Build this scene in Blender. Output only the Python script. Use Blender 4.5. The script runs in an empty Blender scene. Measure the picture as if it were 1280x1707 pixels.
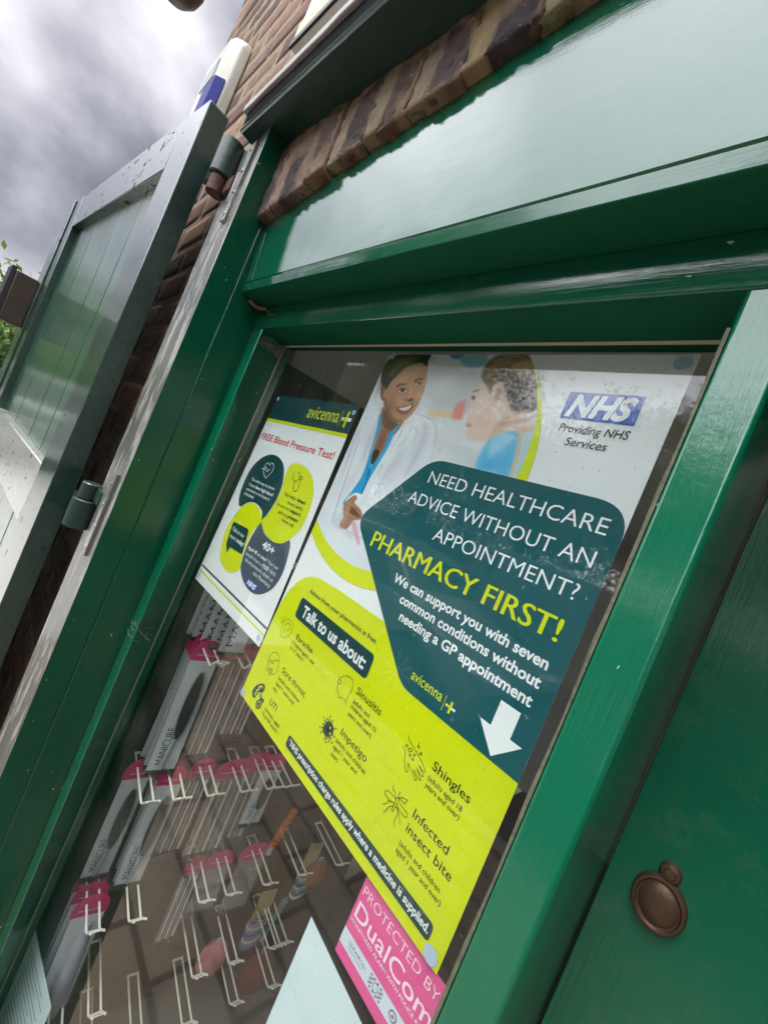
import bpy, math, random
import numpy as np
from mathutils import Vector, Matrix, noise as mnoise
R = math.radians
rng = random.Random(11)
S = bpy.context.scene
COL = S.collection

# ------------------------------------------------------------------ camera, world, sun, exposure
GZ = -1.85                                   # ground level; the eye is about 1.6 m above it
cam_d = bpy.data.cameras.new('camera')
cam = bpy.data.objects.new('camera', cam_d); COL.objects.link(cam); S.camera = cam
cam_d.sensor_fit = 'VERTICAL'; cam_d.sensor_height = 36.0; cam_d.sensor_width = 27.0
cam_d.lens = 36.0 * 687.56 / 1707.0
cam_d.clip_start = 0.01; cam_d.clip_end = 2000
def cam_matrix(ya, pi, ro):
    Rz = Matrix.Rotation(ya, 3, 'Z'); Rx = Matrix.Rotation(pi, 3, 'X'); Ry = Matrix.Rotation(ro, 3, 'Y')
    m = Rz @ Rx @ Ry
    r, f, u = m.col[0], m.col[1], m.col[2]
    return Matrix(((r[0], u[0], -f[0]), (r[1], u[1], -f[1]), (r[2], u[2], -f[2])))
cam.matrix_world = Matrix.Translation((0.5339, -0.39899, -0.23245)) @ cam_matrix(0.785346574, -0.00595418, -0.399050084).to_4x4()

SUN_EL, SUN_AZ = R(68), R(186)               # behind thin cloud, in front of the shop and to its left
W = bpy.data.worlds.new('World'); S.world = W; W.use_nodes = True
nt = W.node_tree; nt.nodes.clear()
def nn(t, typ, **kw):
    n = t.nodes.new(typ)
    for k, v in kw.items():
        if k in n.inputs: n.inputs[k].default_value = v
        else: setattr(n, k, v)
    return n
def lk(t, a, b): t.links.new(a, b)
def mth(t, op, a, b=None):
    n = t.nodes.new('ShaderNodeMath'); n.operation = op
    for i, x in enumerate((a, b)):
        if x is None: continue
        if isinstance(x, (int, float)): n.inputs[i].default_value = x
        else: lk(t, x, n.inputs[i])
    return n.outputs[0]
sky = nn(nt, 'ShaderNodeTexSky', sky_type='NISHITA', sun_disc=False, sun_elevation=SUN_EL, sun_rotation=SUN_AZ)
tc = nn(nt, 'ShaderNodeTexCoord')
sep = nn(nt, 'ShaderNodeSeparateXYZ'); lk(nt, tc.outputs['Generated'], sep.inputs[0])
mp = nn(nt, 'ShaderNodeMapping'); mp.inputs['Location'].default_value = (1.7, .4, .3); mp.inputs['Scale'].default_value = (1.0, 1.0, 1.25)
lk(nt, tc.outputs['Generated'], mp.inputs['Vector'])
ns = nn(nt, 'ShaderNodeTexNoise', Scale=2.6, Detail=7.0, Roughness=0.5, Distortion=0.0); lk(nt, mp.outputs[0], ns.inputs['Vector'])
rp = nn(nt, 'ShaderNodeValToRGB'); cr = rp.color_ramp
cr.elements[0].position = 0.38; cr.elements[0].color = (0.19, 0.19, 0.225, 1)
cr.elements[1].position = 0.66; cr.elements[1].color = (1.0, 1.0, 1.05, 1)
e = cr.elements.new(0.47); e.color = (0.36, 0.355, 0.41, 1)
e = cr.elements.new(0.57); e.color = (0.67, 0.665, 0.72, 1)
lk(nt, ns.outputs['Fac'], rp.inputs['Fac'])
# the cloud is thinner, so brighter, towards the hidden sun in front of the shop
dt = nn(nt, 'ShaderNodeVectorMath', operation='DOT_PRODUCT'); lk(nt, tc.outputs['Generated'], dt.inputs[0])
dt.inputs[1].default_value = (0.17, -0.85, 0.42)
glow = nn(nt, 'ShaderNodeMapRange'); lk(nt, dt.outputs['Value'], glow.inputs['Value'])
glow.inputs['From Min'].default_value = 0.10; glow.inputs['From Max'].default_value = 0.95
glow.inputs['To Min'].default_value = 8.2; glow.inputs['To Max'].default_value = 50.0
even = nn(nt, 'ShaderNodeMapRange'); lk(nt, dt.outputs['Value'], even.inputs['Value'])
even.inputs['From Min'].default_value = .2; even.inputs['From Max'].default_value = .75; even.inputs['To Max'].default_value = .85
cl = nn(nt, 'ShaderNodeMix', data_type='RGBA'); lk(nt, even.outputs[0], cl.inputs['Factor']); lk(nt, rp.outputs['Color'], cl.inputs['A']); cl.inputs['B'].default_value = (.80, .82, .87, 1)
low = nn(nt, 'ShaderNodeMapRange'); lk(nt, sep.outputs[2], low.inputs['Value']); low.inputs['From Min'].default_value = .02; low.inputs['From Max'].default_value = .17; low.inputs['To Min'].default_value = .85; low.inputs['To Max'].default_value = 0
lo2 = nn(nt, 'ShaderNodeMix', data_type='RGBA'); lk(nt, low.outputs[0], lo2.inputs['Factor']); lk(nt, cl.outputs['Result'], lo2.inputs['A']); lo2.inputs['B'].default_value = (1.15, 1.14, 1.18, 1)
vm = nn(nt, 'ShaderNodeVectorMath', operation='SCALE'); lk(nt, lo2.outputs['Result'], vm.inputs[0]); lk(nt, glow.outputs[0], vm.inputs['Scale'])
mx = nn(nt, 'ShaderNodeMix', data_type='RGBA'); mx.inputs['Factor'].default_value = 0.92
lk(nt, sky.outputs[0], mx.inputs['A']); lk(nt, vm.outputs[0], mx.inputs['B'])
bg = nn(nt, 'ShaderNodeBackground', Strength=0.1); lk(nt, mx.outputs['Result'], bg.inputs['Color'])
wo = nn(nt, 'ShaderNodeOutputWorld'); lk(nt, bg.outputs[0], wo.inputs['Surface'])

sun_d = bpy.data.lights.new('sun', 'SUN'); sun_d.energy = 2.0; sun_d.angle = R(20); sun_d.color = (1.0, 0.96, 0.9)
sun = bpy.data.objects.new('sun', sun_d); COL.objects.link(sun)
sd = Vector((math.sin(SUN_AZ) * math.cos(SUN_EL), math.cos(SUN_AZ) * math.cos(SUN_EL), math.sin(SUN_EL)))
sun.rotation_euler = sd.to_track_quat('Z', 'Y').to_euler()
S.view_settings.view_transform = 'Standard'; S.view_settings.look = 'None'
S.view_settings.exposure = 0.48; S.view_settings.gamma = 1.0; S.view_settings.use_curve_mapping = False
S.render.engine = 'CYCLES'
try:
    S.cycles.use_denoising = True
    S.cycles.max_bounces = 10; S.cycles.transparent_max_bounces = 16
except Exception: pass

# ------------------------------------------------------------------ helpers
def tag(o, label=None, cat=None, group=None, kind=None):
    if label: o['label'] = label
    if cat: o['category'] = cat
    if group: o['group'] = group
    if kind: o['kind'] = kind
    return o
def thing(name, loc, label, cat, group=None):
    o = bpy.data.objects.new(name, None); COL.objects.link(o); o.location = loc
    o.empty_display_size = 0.05
    return tag(o, label, cat, group)
class MB:
    def __init__(s): s.v = []; s.f = []; s.m = []
    def poly(s, pts, m=0):
        b = len(s.v); s.v += [tuple(p) for p in pts]; s.f.append(tuple(range(b, b + len(pts)))); s.m.append(m); return s
    def mesh(s, v, f, m=0):
        b = len(s.v); s.v += [tuple(p) for p in v]
        for q in f: s.f.append(tuple(i + b for i in q)); s.m.append(m)
        return s
    def box(s, x0, x1, y0, y1, z0, z1, m=0):
        v = [(x, y, z) for x in (x0, x1) for y in (y0, y1) for z in (z0, z1)]
        return s.mesh(v, [(0, 1, 3, 2), (4, 6, 7, 5), (0, 4, 5, 1), (2, 3, 7, 6), (0, 2, 6, 4), (1, 5, 7, 3)], m)
    def loft(s, rings, m=0, cap=True, close=True):
        n = len(rings[0]); v = [p for r in rings for p in r]; f = []
        for k in range(len(rings) - 1):
            for i in range(n if close else n - 1):
                j = (i + 1) % n; f.append((k * n + i, k * n + j, (k + 1) * n + j, (k + 1) * n + i))
        if cap: f.append(tuple(range(n))[::-1]); f.append(tuple((len(rings) - 1) * n + i for i in range(n)))
        return s.mesh(v, f, m)
    def prism(s, prof, axis, a, b, m=0, steps=1):
        rings = []
        for k in range(steps + 1):
            t = a + (b - a) * k / steps
            if axis == 'X': rings.append([(t, p[0], p[1]) for p in prof])
            elif axis == 'Y': rings.append([(p[0], t, p[1]) for p in prof])
            else: rings.append([(p[0], p[1], t) for p in prof])
        return s.loft(rings, m)
    def tube(s, pts, r, n=8, m=0, cap=True):
        pts = [Vector(p) for p in pts]; rs = r if isinstance(r, (list, tuple)) else [r] * len(pts); rings = []
        for i, p in enumerate(pts):
            d = (pts[min(i + 1, len(pts) - 1)] - pts[max(i - 1, 0)]).normalized()
            a = d.cross(Vector((0, 0, 1)) if abs(d.z) < .9 else Vector((1, 0, 0))).normalized(); b = d.cross(a)
            rings.append([tuple(p + (a * math.cos(2 * math.pi * k / n) + b * math.sin(2 * math.pi * k / n)) * rs[i]) for k in range(n)])
        return s.loft(rings, m, cap)
    def lathe(s, c, prof, axis='Z', n=32, m=0, sx=1.0, sy=1.0, cap=True):
        rings = []
        for (r, h) in prof:
            ring = []
            for k in range(n):
                a = 2 * math.pi * k / n; u, w = r * math.cos(a) * sx, r * math.sin(a) * sy
                ring.append({'Z': (c[0] + u, c[1] + w, c[2] + h), 'Y': (c[0] + u, c[1] + h, c[2] + w), 'X': (c[0] + h, c[1] + u, c[2] + w)}[axis])
            rings.append(ring)
        return s.loft(rings, m, cap)
    def build(s, name, mats, parent=None, bevel=0, seg=2, smooth=False, local=False):
        me = bpy.data.meshes.new(name); me.from_pydata(s.v, [], s.f)
        mats = mats if isinstance(mats, (list, tuple)) else [mats]
        for q in mats: me.materials.append(q)
        if len(mats) > 1: me.polygons.foreach_set('material_index', s.m)
        import bmesh
        bm = bmesh.new(); bm.from_mesh(me); bmesh.ops.recalc_face_normals(bm, faces=bm.faces); bm.to_mesh(me); bm.free()
        if smooth: me.polygons.foreach_set('use_smooth', [True] * len(me.polygons))
        me.update()
        o = bpy.data.objects.new(name, me); COL.objects.link(o)
        if parent is not None:
            o.parent = parent
            if not local: o.matrix_parent_inverse = world_loc(parent)
        if bevel:
            b = o.modifiers.new('bevel', 'BEVEL'); b.width = bevel; b.segments = seg; b.limit_method = 'ANGLE'; b.angle_limit = R(35); b.harden_normals = False
        if smooth or bevel:
            try: me.set_sharp_from_angle(angle=R(40))
            except Exception: pass
        return o
def world_loc(o):
    v = Vector(o.location)
    while o.parent: v += o.matrix_parent_inverse.translation; o = o.parent; v += Vector(o.location)
    return Matrix.Translation(-v)
def fbm(p, sc, o=3): return mnoise.fractal(Vector(p) * sc, 1.0, 2.0, o)

# ------------------------------------------------------------------ materials
def base_mat(name):
    m = bpy.data.materials.new(name); m.use_nodes = True; t = m.node_tree; t.nodes.clear()
    out = nn(t, 'ShaderNodeOutputMaterial'); p = nn(t, 'ShaderNodeBsdfPrincipled'); lk(t, p.outputs[0], out.inputs['Surface'])
    return m, t, p, out
def ramp(t, src, stops):
    r = nn(t, 'ShaderNodeValToRGB'); els = r.color_ramp.elements
    for i, (pos, c) in enumerate(stops):
        e = els[i] if i < 2 else els.new(pos)
        e.position = pos; e.color = (*c, 1) if len(c) == 3 else c
    lk(t, src, r.inputs['Fac']); return r.outputs['Color']
def mixc(t, f, a, b):
    n = nn(t, 'ShaderNodeMix', data_type='RGBA')
    for k, x in (('Factor', f), ('A', a), ('B', b)):
        if isinstance(x, (int, float)): n.inputs[k].default_value = x
        elif isinstance(x, tuple): n.inputs[k].default_value = (*x, 1)
        else: lk(t, x, n.inputs[k])
    return n.outputs['Result']
def coords(t, scale, loc=(0, 0, 0), rot=(0, 0, 0)):
    g = nn(t, 'ShaderNodeTexCoord'); mp = nn(t, 'ShaderNodeMapping'); mp.inputs['Scale'].default_value = scale
    mp.inputs['Location'].default_value = loc; mp.inputs['Rotation'].default_value = rot
    lk(t, g.outputs['Object'], mp.inputs['Vector']); return mp.outputs[0]
def noise(t, vec, scale, detail=4, rough=.55, dist=0):
    n = nn(t, 'ShaderNodeTexNoise', Scale=scale, Detail=detail, Roughness=rough, Distortion=dist); lk(t, vec, n.inputs['Vector']); return n.outputs['Fac']
def bump(t, p, h, strength, dist=.001, prev=None):
    b = nn(t, 'ShaderNodeBump', Strength=strength, Distance=dist); lk(t, h, b.inputs['Height'])
    if prev is not None: lk(t, prev, b.inputs['Normal'])
    lk(t, b.outputs[0], p.inputs['Normal'])
    for k in ('Coat Normal',):
        if k in p.inputs: lk(t, b.outputs[0], p.inputs[k])
    return b.outputs[0]
def srgb(r, g, b):
    f = lambda c: (c / 255) / 12.92 if c / 255 <= .04045 else ((c / 255 + .055) / 1.055) ** 2.4
    return (f(r), f(g), f(b))
GRAIN = {'X': (5, 150, 150), 'Z': (150, 150, 5), 'N': (40, 40, 40)}
def paint(name, col, grain='Z', rough=.10, brush=.35, chip=0.0, chipcol=(.55, .52, .45), worn=0.0, dust=.12, coat=1.0, ior=1.75, chipscale=62, lumps=.25, spec=.5):
    """old glossy brush paint: brush ridges along the grain, dust, little chips"""
    m, t, p, out = base_mat(name)
    g = coords(t, GRAIN[grain]); big = coords(t, (1, 1, 1)); 
    n1 = noise(t, g, 2.6, 5, .65); n2 = noise(t, big, 9, 3); n3 = noise(t, big, 95, 3, .6)
    c = mixc(t, n2, tuple(x * .86 for x in col), tuple(min(1, x * 1.14) for x in col))
    d = nn(t, 'ShaderNodeMapRange'); lk(t, noise(t, big, 38, 5, .7), d.inputs['Value']); d.inputs['From Min'].default_value = .52; d.inputs['From Max'].default_value = .85; d.inputs['To Max'].default_value = dust
    c = mixc(t, d.outputs[0], c, (.16, .19, .16))
    rr = nn(t, 'ShaderNodeMapRange'); lk(t, n2, rr.inputs['Value']); rr.inputs['To Min'].default_value = rough * .7; rr.inputs['To Max'].default_value = rough * 1.6
    rough_s = rr.outputs[0]; coat_s = None
    if chip > 0:
        v = noise(t, big, chipscale, 3, .6); g2 = noise(t, coords(t, {'X': (.6, 2, 2), 'Z': (2, 2, .6), 'N': (1.4, 1.4, 1.4)}[grain], (3, 1, 2)), 55, 4, .6)
        cm = mth(t, 'GREATER_THAN', mth(t, 'ADD', mth(t, 'MULTIPLY', v, .5), mth(t, 'MULTIPLY', g2, .5)), .725 - chip)
        c = mixc(t, cm, c, chipcol)
        rough_s = mth(t, 'ADD', rough_s, mth(t, 'MULTIPLY', cm, .5))
        coat_s = mth(t, 'MULTIPLY', mth(t, 'SUBTRACT', 1.0, cm), coat)
    if worn > 0:
        v = noise(t, coords(t, {'X': (2, 10, 10), 'Z': (10, 10, 2), 'N': (5, 5, 5)}[grain], (7, 3, 1)), 4, 6, .7)
        wm = mth(t, 'GREATER_THAN', v, .70 - worn); c = mixc(t, wm, c, (.40, .38, .36))
        rough_s = mth(t, 'ADD', rough_s, mth(t, 'MULTIPLY', wm, .4))
    lk(t, c, p.inputs['Base Color']); lk(t, rough_s, p.inputs['Roughness'])
    p.inputs['Coat Weight'].default_value = coat
    if coat_s is not None: lk(t, coat_s, p.inputs['Coat Weight'])
    p.inputs['Coat Roughness'].default_value = rough * .55; p.inputs['Coat IOR'].default_value = ior
    h = mth(t, 'ADD', mth(t, 'MULTIPLY', n1, .75), mth(t, 'MULTIPLY', n3, .25))
    b1 = bump(t, p, h, brush, .0009)
    p.inputs['Specular IOR Level'].default_value = spec
    n4 = mth(t, 'ADD', noise(t, big, 7, 2), mth(t, 'MULTIPLY', noise(t, coords(t, {'X': (.35, 1, 1), 'Z': (1, 1, .35), 'N': (1, 1, 1)}[grain]), 55, 2, .4), .12)); b = nn(t, 'ShaderNodeBump', Strength=lumps, Distance=.004); lk(t, n4, b.inputs['Height']); lk(t, b1, b.inputs['Normal'])
    lk(t, b.outputs[0], p.inputs['Normal']); lk(t, b.outputs[0], p.inputs['Coat Normal'])
    return m
def plain(name, col, rough=.5, metal=0, spec=.5, var=.12, vs=30, bmp=0, bs=60, coat=0, alpha=1.0):
    m, t, p, out = base_mat(name)
    big = coords(t, (1, 1, 1)); n = noise(t, big, vs, 4)
    c = mixc(t, n, tuple(x * (1 - var) for x in col), tuple(min(1, x * (1 + var)) for x in col)); lk(t, c, p.inputs['Base Color'])
    p.inputs['Roughness'].default_value = rough; p.inputs['Metallic'].default_value = metal; p.inputs['Specular IOR Level'].default_value = spec
    p.inputs['Coat Weight'].default_value = coat; p.inputs['Coat Roughness'].default_value = .05
    if alpha < 1: p.inputs['Alpha'].default_value = alpha
    if bmp: bump(t, p, noise(t, big, bs, 5, .6), bmp, .003)
    return m
def ink(name, col):
    m = plain(name, col, .32, var=.03, vs=12, spec=.4); t = m.node_tree; p = next(n for n in t.nodes if n.type == 'BSDF_PRINCIPLED')
    bump(t, p, noise(t, coords(t, (1, 1, 1)), 7, 2, .4), .30, .02); return m     # the sheets are not quite flat
GREEN = (.004, .100, .052)
M = {}
M['green_z'] = paint('gloss_green_vertical', (.002, .092, .046), 'Z', .10, .42, .062, dust=.10, coat=.6, ior=1.45)
M['green_x'] = paint('gloss_green_horizontal', GREEN, 'X', .035, .22, .055, dust=.10, ior=1.6)
M['green_under'] = paint('dull_green_underside', GREEN, 'X', .55, .5, .014, dust=.05, coat=.0, ior=1.4, spec=.15)
M['green_fascia'] = paint('gloss_green_fascia', GREEN, 'X', .028, .11, .004, dust=.15, ior=1.41, lumps=.34)
M['green_door'] = paint('gloss_green_door', (.001, .110, .052), 'Z', .20, .9, .012, dust=.22, coat=.6, ior=1.42)
M['green_stile'] = paint('gloss_green_stile', (.001, .135, .066), 'Z', .13, .8, .062, dust=.10, ior=1.45)
M['green_old'] = paint('faded_green_paint', (.020, .054, .044), 'Z', .15, .8, .092, (.012, .012, .011), dust=.25, ior=1.6, chipscale=26)
M['green_old_x'] = paint('faded_green_paint_rail', (.045, .075, .066), 'X', .16, .8, .128, (.012, .012, .011), dust=.4, ior=1.6, chipscale=27)
M['pale_reflect'] = paint('chipped_pale_reflection', (.42, .43, .39), 'X', .25, .8, .115, (.02, .02, .018), dust=.3, ior=1.45, chipscale=26)  # bright reflection on the middle rail put into a pale base colour, with chips
M['green_board'] = paint('faded_green_boards', (.040, .125, .075), 'Z', .12, .6, .035, (.02, .03, .025), dust=.25, ior=1.6)
M['green_worn'] = paint('worn_green_front', (.15, .16, .145), 'Z', .28, .9, .085, (.34, .32, .30), worn=.16, coat=.6, ior=1.55)
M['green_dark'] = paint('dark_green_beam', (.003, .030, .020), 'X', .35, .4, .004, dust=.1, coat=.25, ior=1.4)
M['teal_bead'] = paint('pale_teal_bead', (.055, .12, .11), 'X', .15, .3, .004)
M['black_strip'] = plain('flaking_black_and_shade', (.010, .010, .011), .95, spec=.05, var=.8, vs=90, bmp=.5)  # flaking black; shade of the gap under the cap also put into the colour
M['cap'] = paint('weathered_grey_cap', (.33, .32, .30), 'X', .5, .6, .05, (.08, .07, .06), coat=.1)
M['putty'] = plain('old_putty', (.50, .47, .38), .7, bmp=.4)
M['metal_green'] = paint('painted_hinge_iron', (.022, .048, .038), 'N', .3, .6, .03, (.3, .3, .28), dust=.3, coat=.3, ior=1.4)
M['rust'] = plain('rusty_pin', (.075, .024, .018), .6, bmp=.6, var=.4)
M['bronze'] = plain('brown_bronze', (.105, .062, .040), .46, .55, var=.35, vs=80, bmp=.25, bs=140)
M['oldwood'] = plain('old_brown_wood', (.060, .042, .034), .75, bmp=.6, var=.4, vs=12)
M['alarm'] = plain('ivory_plastic', (.56, .54, .46), .35, var=.05, coat=.3)
M['strobe'] = plain('blue_lens', (.006, .012, .20), .45, spec=.15, var=.1)
M['grey_plastic'] = plain('grey_plastic', (.30, .34, .36), .4)
M['white_paper'] = ink('white_paper', (.78, .79, .80))
M['blue_white'] = ink('bluish_white_card', (.62, .73, .76))
M['teal_ink'] = ink('dark_teal_ink', srgb(18, 84, 90))
M['teal_deep'] = ink('deep_teal_ink', srgb(18, 62, 66))
M['lime_ink'] = ink('lime_ink', srgb(206, 216, 6))
M['slate_ink'] = ink('slate_ink', srgb(74, 84, 98))
M['black_ink'] = ink('black_ink', srgb(30, 34, 32))
M['white_ink'] = ink('white_ink', (.80, .81, .82))
M['red_ink'] = ink('red_ink', srgb(200, 26, 44))
M['nhs_ink'] = ink('royal_blue_ink', srgb(12, 74, 180))
M['pink_ink'] = ink('pink_ink', srgb(224, 88, 150))
M['palepink_ink'] = ink('pale_pink_ink', srgb(246, 220, 232))
M['greyband_ink'] = ink('pale_grey_ink', srgb(206, 214, 224))
M['tack'] = plain('pale_blue_adhesive', (.42, .52, .68), .4, var=.1)
def vcol_mat(name, attr='Col', rough=.6, bmp=0, bs=90, spec=.4, dirt=0):
    m, t, p, out = base_mat(name); a = nn(t, 'ShaderNodeVertexColor'); a.layer_name = attr
    c = a.outputs['Color']; big = coords(t, (1, 1, 1))
    if dirt:
        c = mixc(t, mth(t, 'MULTIPLY', noise(t, big, 45, 6, .7), dirt), c, (.03, .025, .02))
        c = mixc(t, mth(t, 'MULTIPLY', mth(t, 'GREATER_THAN', noise(t, big, 120, 4, .6), .66), .5), c, (.42, .36, .30))
    lk(t, c, p.inputs['Base Color']); p.inputs['Roughness'].default_value = rough; p.inputs['Specular IOR Level'].default_value = spec
    if bmp: bump(t, p, noise(t, big, bs, 6, .7), bmp, .004)
    return m
M['photo'] = vcol_mat('printed_photograph', rough=.32)
M['brick'] = vcol_mat('old_brick', rough=.85, bmp=1.0, bs=170, dirt=.55)
M['mortar'] = plain('sandy_mortar', (.30, .225, .155), .95, var=.3, vs=40, bmp=.9, bs=110)
def leaf_mat(name, c1, c2):
    m, t, p, out = base_mat(name); big = coords(t, (1, 1, 1)); n = noise(t, big, 1.6, 4); n2 = noise(t, big, 23, 2)
    c = mixc(t, mth(t, 'ADD', mth(t, 'MULTIPLY', n, .6), mth(t, 'MULTIPLY', n2, .4)), c1, c2); lk(t, c, p.inputs['Base Color']); p.inputs['Roughness'].default_value = .5
    tr = nn(t, 'ShaderNodeBsdfTranslucent'); lk(t, c, tr.inputs['Color']); ms = nn(t, 'ShaderNodeMixShader', Fac=.3)
    lk(t, p.outputs[0], ms.inputs[1]); lk(t, tr.outputs[0], ms.inputs[2]); lk(t, ms.outputs[0], out.inputs['Surface'])
    return m
M['leaf'] = leaf_mat('bright_leaf', (.07, .15, .02), (.22, .33, .07))
M['leaf_dark'] = leaf_mat('dark_leaf', (.022, .045, .010), (.07, .105, .03))
M['bark'] = plain('bark', (.07, .05, .035), .9, bmp=.8, var=.4)
def glass_mat(name, dirt=.03, tint=(.96, .985, .975)):
    m, t, p, out = base_mat(name); t.nodes.remove(p)
    tr = nn(t, 'ShaderNodeBsdfTransparent'); tr.inputs['Color'].default_value = (*tint, 1)
    gl = nn(t, 'ShaderNodeBsdfGlossy', Roughness=.03); gl.inputs['Color'].default_value = (1, 1, 1, 1)
    fr = nn(t, 'ShaderNodeFresnel', IOR=1.64); geo = nn(t, 'ShaderNodeNewGeometry')
    f = mth(t, 'MULTIPLY', fr.outputs[0], mth(t, 'SUBTRACT', 1.0, geo.outputs['Backfacing']))
    big = coords(t, (1, 1, 1)); wv = noise(t, big, 1.7, 2); b = nn(t, 'ShaderNodeBump', Strength=.06, Distance=.01); lk(t, wv, b.inputs['Height']); lk(t, b.outputs[0], gl.inputs['Normal'])
    ms = nn(t, 'ShaderNodeMixShader'); lk(t, f, ms.inputs[0]); lk(t, tr.outputs[0], ms.inputs[1]); lk(t, gl.outputs[0], ms.inputs[2])
    df = nn(t, 'ShaderNodeBsdfDiffuse'); df.inputs['Color'].default_value = (.55, .55, .52, 1)
    sp = nn(t, 'ShaderNodeMapRange'); lk(t, noise(t, big, 210, 3, .5), sp.inputs['Value']); sp.inputs['From Min'].default_value = .70; sp.inputs['From Max'].default_value = .78; sp.inputs['To Max'].default_value = .35
    sm = nn(t, 'ShaderNodeMapRange'); lk(t, noise(t, big, 6, 5, .7), sm.inputs['Value']); sm.inputs['From Min'].default_value = .45; sm.inputs['From Max'].default_value = .8; sm.inputs['To Max'].default_value = dirt
    ms2 = nn(t, 'ShaderNodeMixShader'); lk(t, mth(t, 'MAXIMUM', sp.outputs[0], sm.outputs[0]), ms2.inputs[0]); lk(t, ms.outputs[0], ms2.inputs[1]); lk(t, df.outputs[0], ms2.inputs[2])
    lk(t, ms2.outputs[0], out.inputs['Surface']); return m
M['glass'] = glass_mat('window_glass')
M['cellophane'] = glass_mat('cellophane', .03)

# ------------------------------------------------------------------ ground, road, pavement (the setting)
def tiled(name, c1, c2, cj, w, h, off=.5, rough=.85, joint=.012):
    m, t, p, out = base_mat(name); v = coords(t, (1, 1, 1)); b = nn(t, 'ShaderNodeTexBrick')
    b.offset = off; b.inputs['Scale'].default_value = 1; b.inputs['Brick Width'].default_value = w; b.inputs['Row Height'].default_value = h
    b.inputs['Mortar Size'].default_value = joint; b.inputs['Color1'].default_value = (*c1, 1); b.inputs['Color2'].default_value = (*c2, 1); b.inputs['Mortar'].default_value = (*cj, 1)
    lk(t, v, b.inputs['Vector']); n = noise(t, v, 6, 6, .7); c = mixc(t, mth(t, 'MULTIPLY', n, .62), b.outputs['Color'], (.06, .05, .04)); lk(t, c, p.inputs['Base Color'])
    p.inputs['Roughness'].default_value = rough; bump(t, p, mth(t, 'ADD', b.outputs['Fac'], mth(t, 'MULTIPLY', noise(t, v, 90, 5), -.6)), -.6, .006); return m
def structure(name, mb, m): return tag(mb.build(name, m), kind='structure')
g = MB().box(-400, 400, -400, 400, GZ - .6, GZ - .2); structure('ground', g, plain('earth', (.10, .10, .06), .95, var=.4, vs=.4))
structure('pavement', MB().box(-40, 40, -2.35, .9, GZ - .2, GZ), tiled('paving', (.37, .29, .195), (.30, .235, .16), (.10, .075, .05), .42, .21, .5))
structure('gate_bounce_ground', MB().box(-40, -2.6, -2.345, 6, GZ - .2, GZ + .004), plain('pale_bounce_surface', (.60, .585, .55), .8, var=.12, vs=2, bmp=.3))  # unseen pale ground added so the lower gate mirrors something bright
structure('kerb', MB().box(-40, 40, -2.48, -2.354, GZ - .2, GZ - .004), plain('kerb_stone', (.25, .24, .22), .85, bmp=.5))
structure('road', MB().box(-40, 40, -8.6, -2.484, GZ - .3, GZ - .12), plain('asphalt', (.05, .05, .052), .85, bmp=.6, bs=200, var=.3))
structure('footpath', MB().box(-40, 40, -10.4, -8.6, GZ - .2, GZ - .01), tiled('far_paving', (.22, .2, .17), (.19, .17, .15), (.1, .09, .08), .6, .6))

# ------------------------------------------------------------------ brick wall with the soldier arch
def brick_piece(V, F, Cc, org, ux, uz, uy, w, h, depth, col, nx=7, nz=5, r=.007, jit=.0016, seed=0, chip=0, smear=None):
    """a weathered brick: bulged front with worn edges; ux,uz span the face, uy points out of it"""
    org, ux, uz, uy = Vector(org), Vector(ux), Vector(uz), Vector(uy)
    b = len(V)
    for k in range(nz):
        for i in range(nx):
            a = w * (i / (nx - 1)); c = h * (k / (nz - 1)); d = min(a, w - a, c, h - c)
            q = org + ux * a + uz * c
            n = mnoise.fractal(q * 42 + Vector((seed, 0, 0)), 1, 2, 3); n2 = mnoise.noise(q * 150)
            off = jit * (n * 1.3 + n2 * .7) - (0 if d > r else (1 - d / r) ** 2 * r * (.55 + .4 * n)) - (chip * max(0, n - .15) if d < h * .3 else 0)
            V.append(tuple(q + uy * off + ux * (.0012 * n2) + uz * (.0012 * n)))
            s = 1 + .35 * n + .1 * n2
            cl = col
            if smear:
                wt = max(0, min(1, (mnoise.fractal(q * 17 + Vector((0, seed, 0)), 1, 2, 4) * .9 + (.55 if d < .008 else 0) + max(0, c - .07) * 6.5 - .12) * 2.2)); cl = tuple(p_ * (1 - wt) + m_ * wt for p_, m_ in zip(col, smear))
            Cc.append((max(.008, cl[0] * s), max(.008, cl[1] * s), max(.008, cl[2] * s), 1))
    for k in range(nz - 1):
        for i in range(nx - 1): F.append((b + k * nx + i, b + k * nx + i + 1, b + (k + 1) * nx + i + 1, b + (k + 1) * nx + i))
    edge = [b + i for i in range(nx)] + [b + k * nx + nx - 1 for k in range(1, nz)] + [b + (nz - 1) * nx + i for i in range(nx - 2, -1, -1)] + [b + k * nx for k in range(nz - 2, 0, -1)]
    e = len(V)
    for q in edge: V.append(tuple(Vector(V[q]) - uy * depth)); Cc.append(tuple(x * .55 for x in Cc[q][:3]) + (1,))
    n = len(edge)
    for i in range(n): j = (i + 1) % n; F.append((edge[i], e + i, e + j, edge[j]))
def colour_mesh(name, V, F, Cc, mats, nbrick, parent):
    me = bpy.data.meshes.new(name); me.from_pydata(V, [], F)
    for q in mats: me.materials.append(q)
    mi = [0] * nbrick + [1] * (len(F) - nbrick); me.polygons.foreach_set('material_index', mi)
    ca = me.color_attributes.new('Col', 'FLOAT_COLOR', 'POINT'); ca.data.foreach_set('color', np.array(Cc, 'f').ravel())
    me.polygons.foreach_set('use_smooth', [i < nbrick for i in range(len(F))]); me.update()
    o = bpy.data.objects.new(name, me); COL.objects.link(o); o.parent = parent; o.matrix_parent_inverse = world_loc(parent); return o
WALL_Y = -.148
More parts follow.
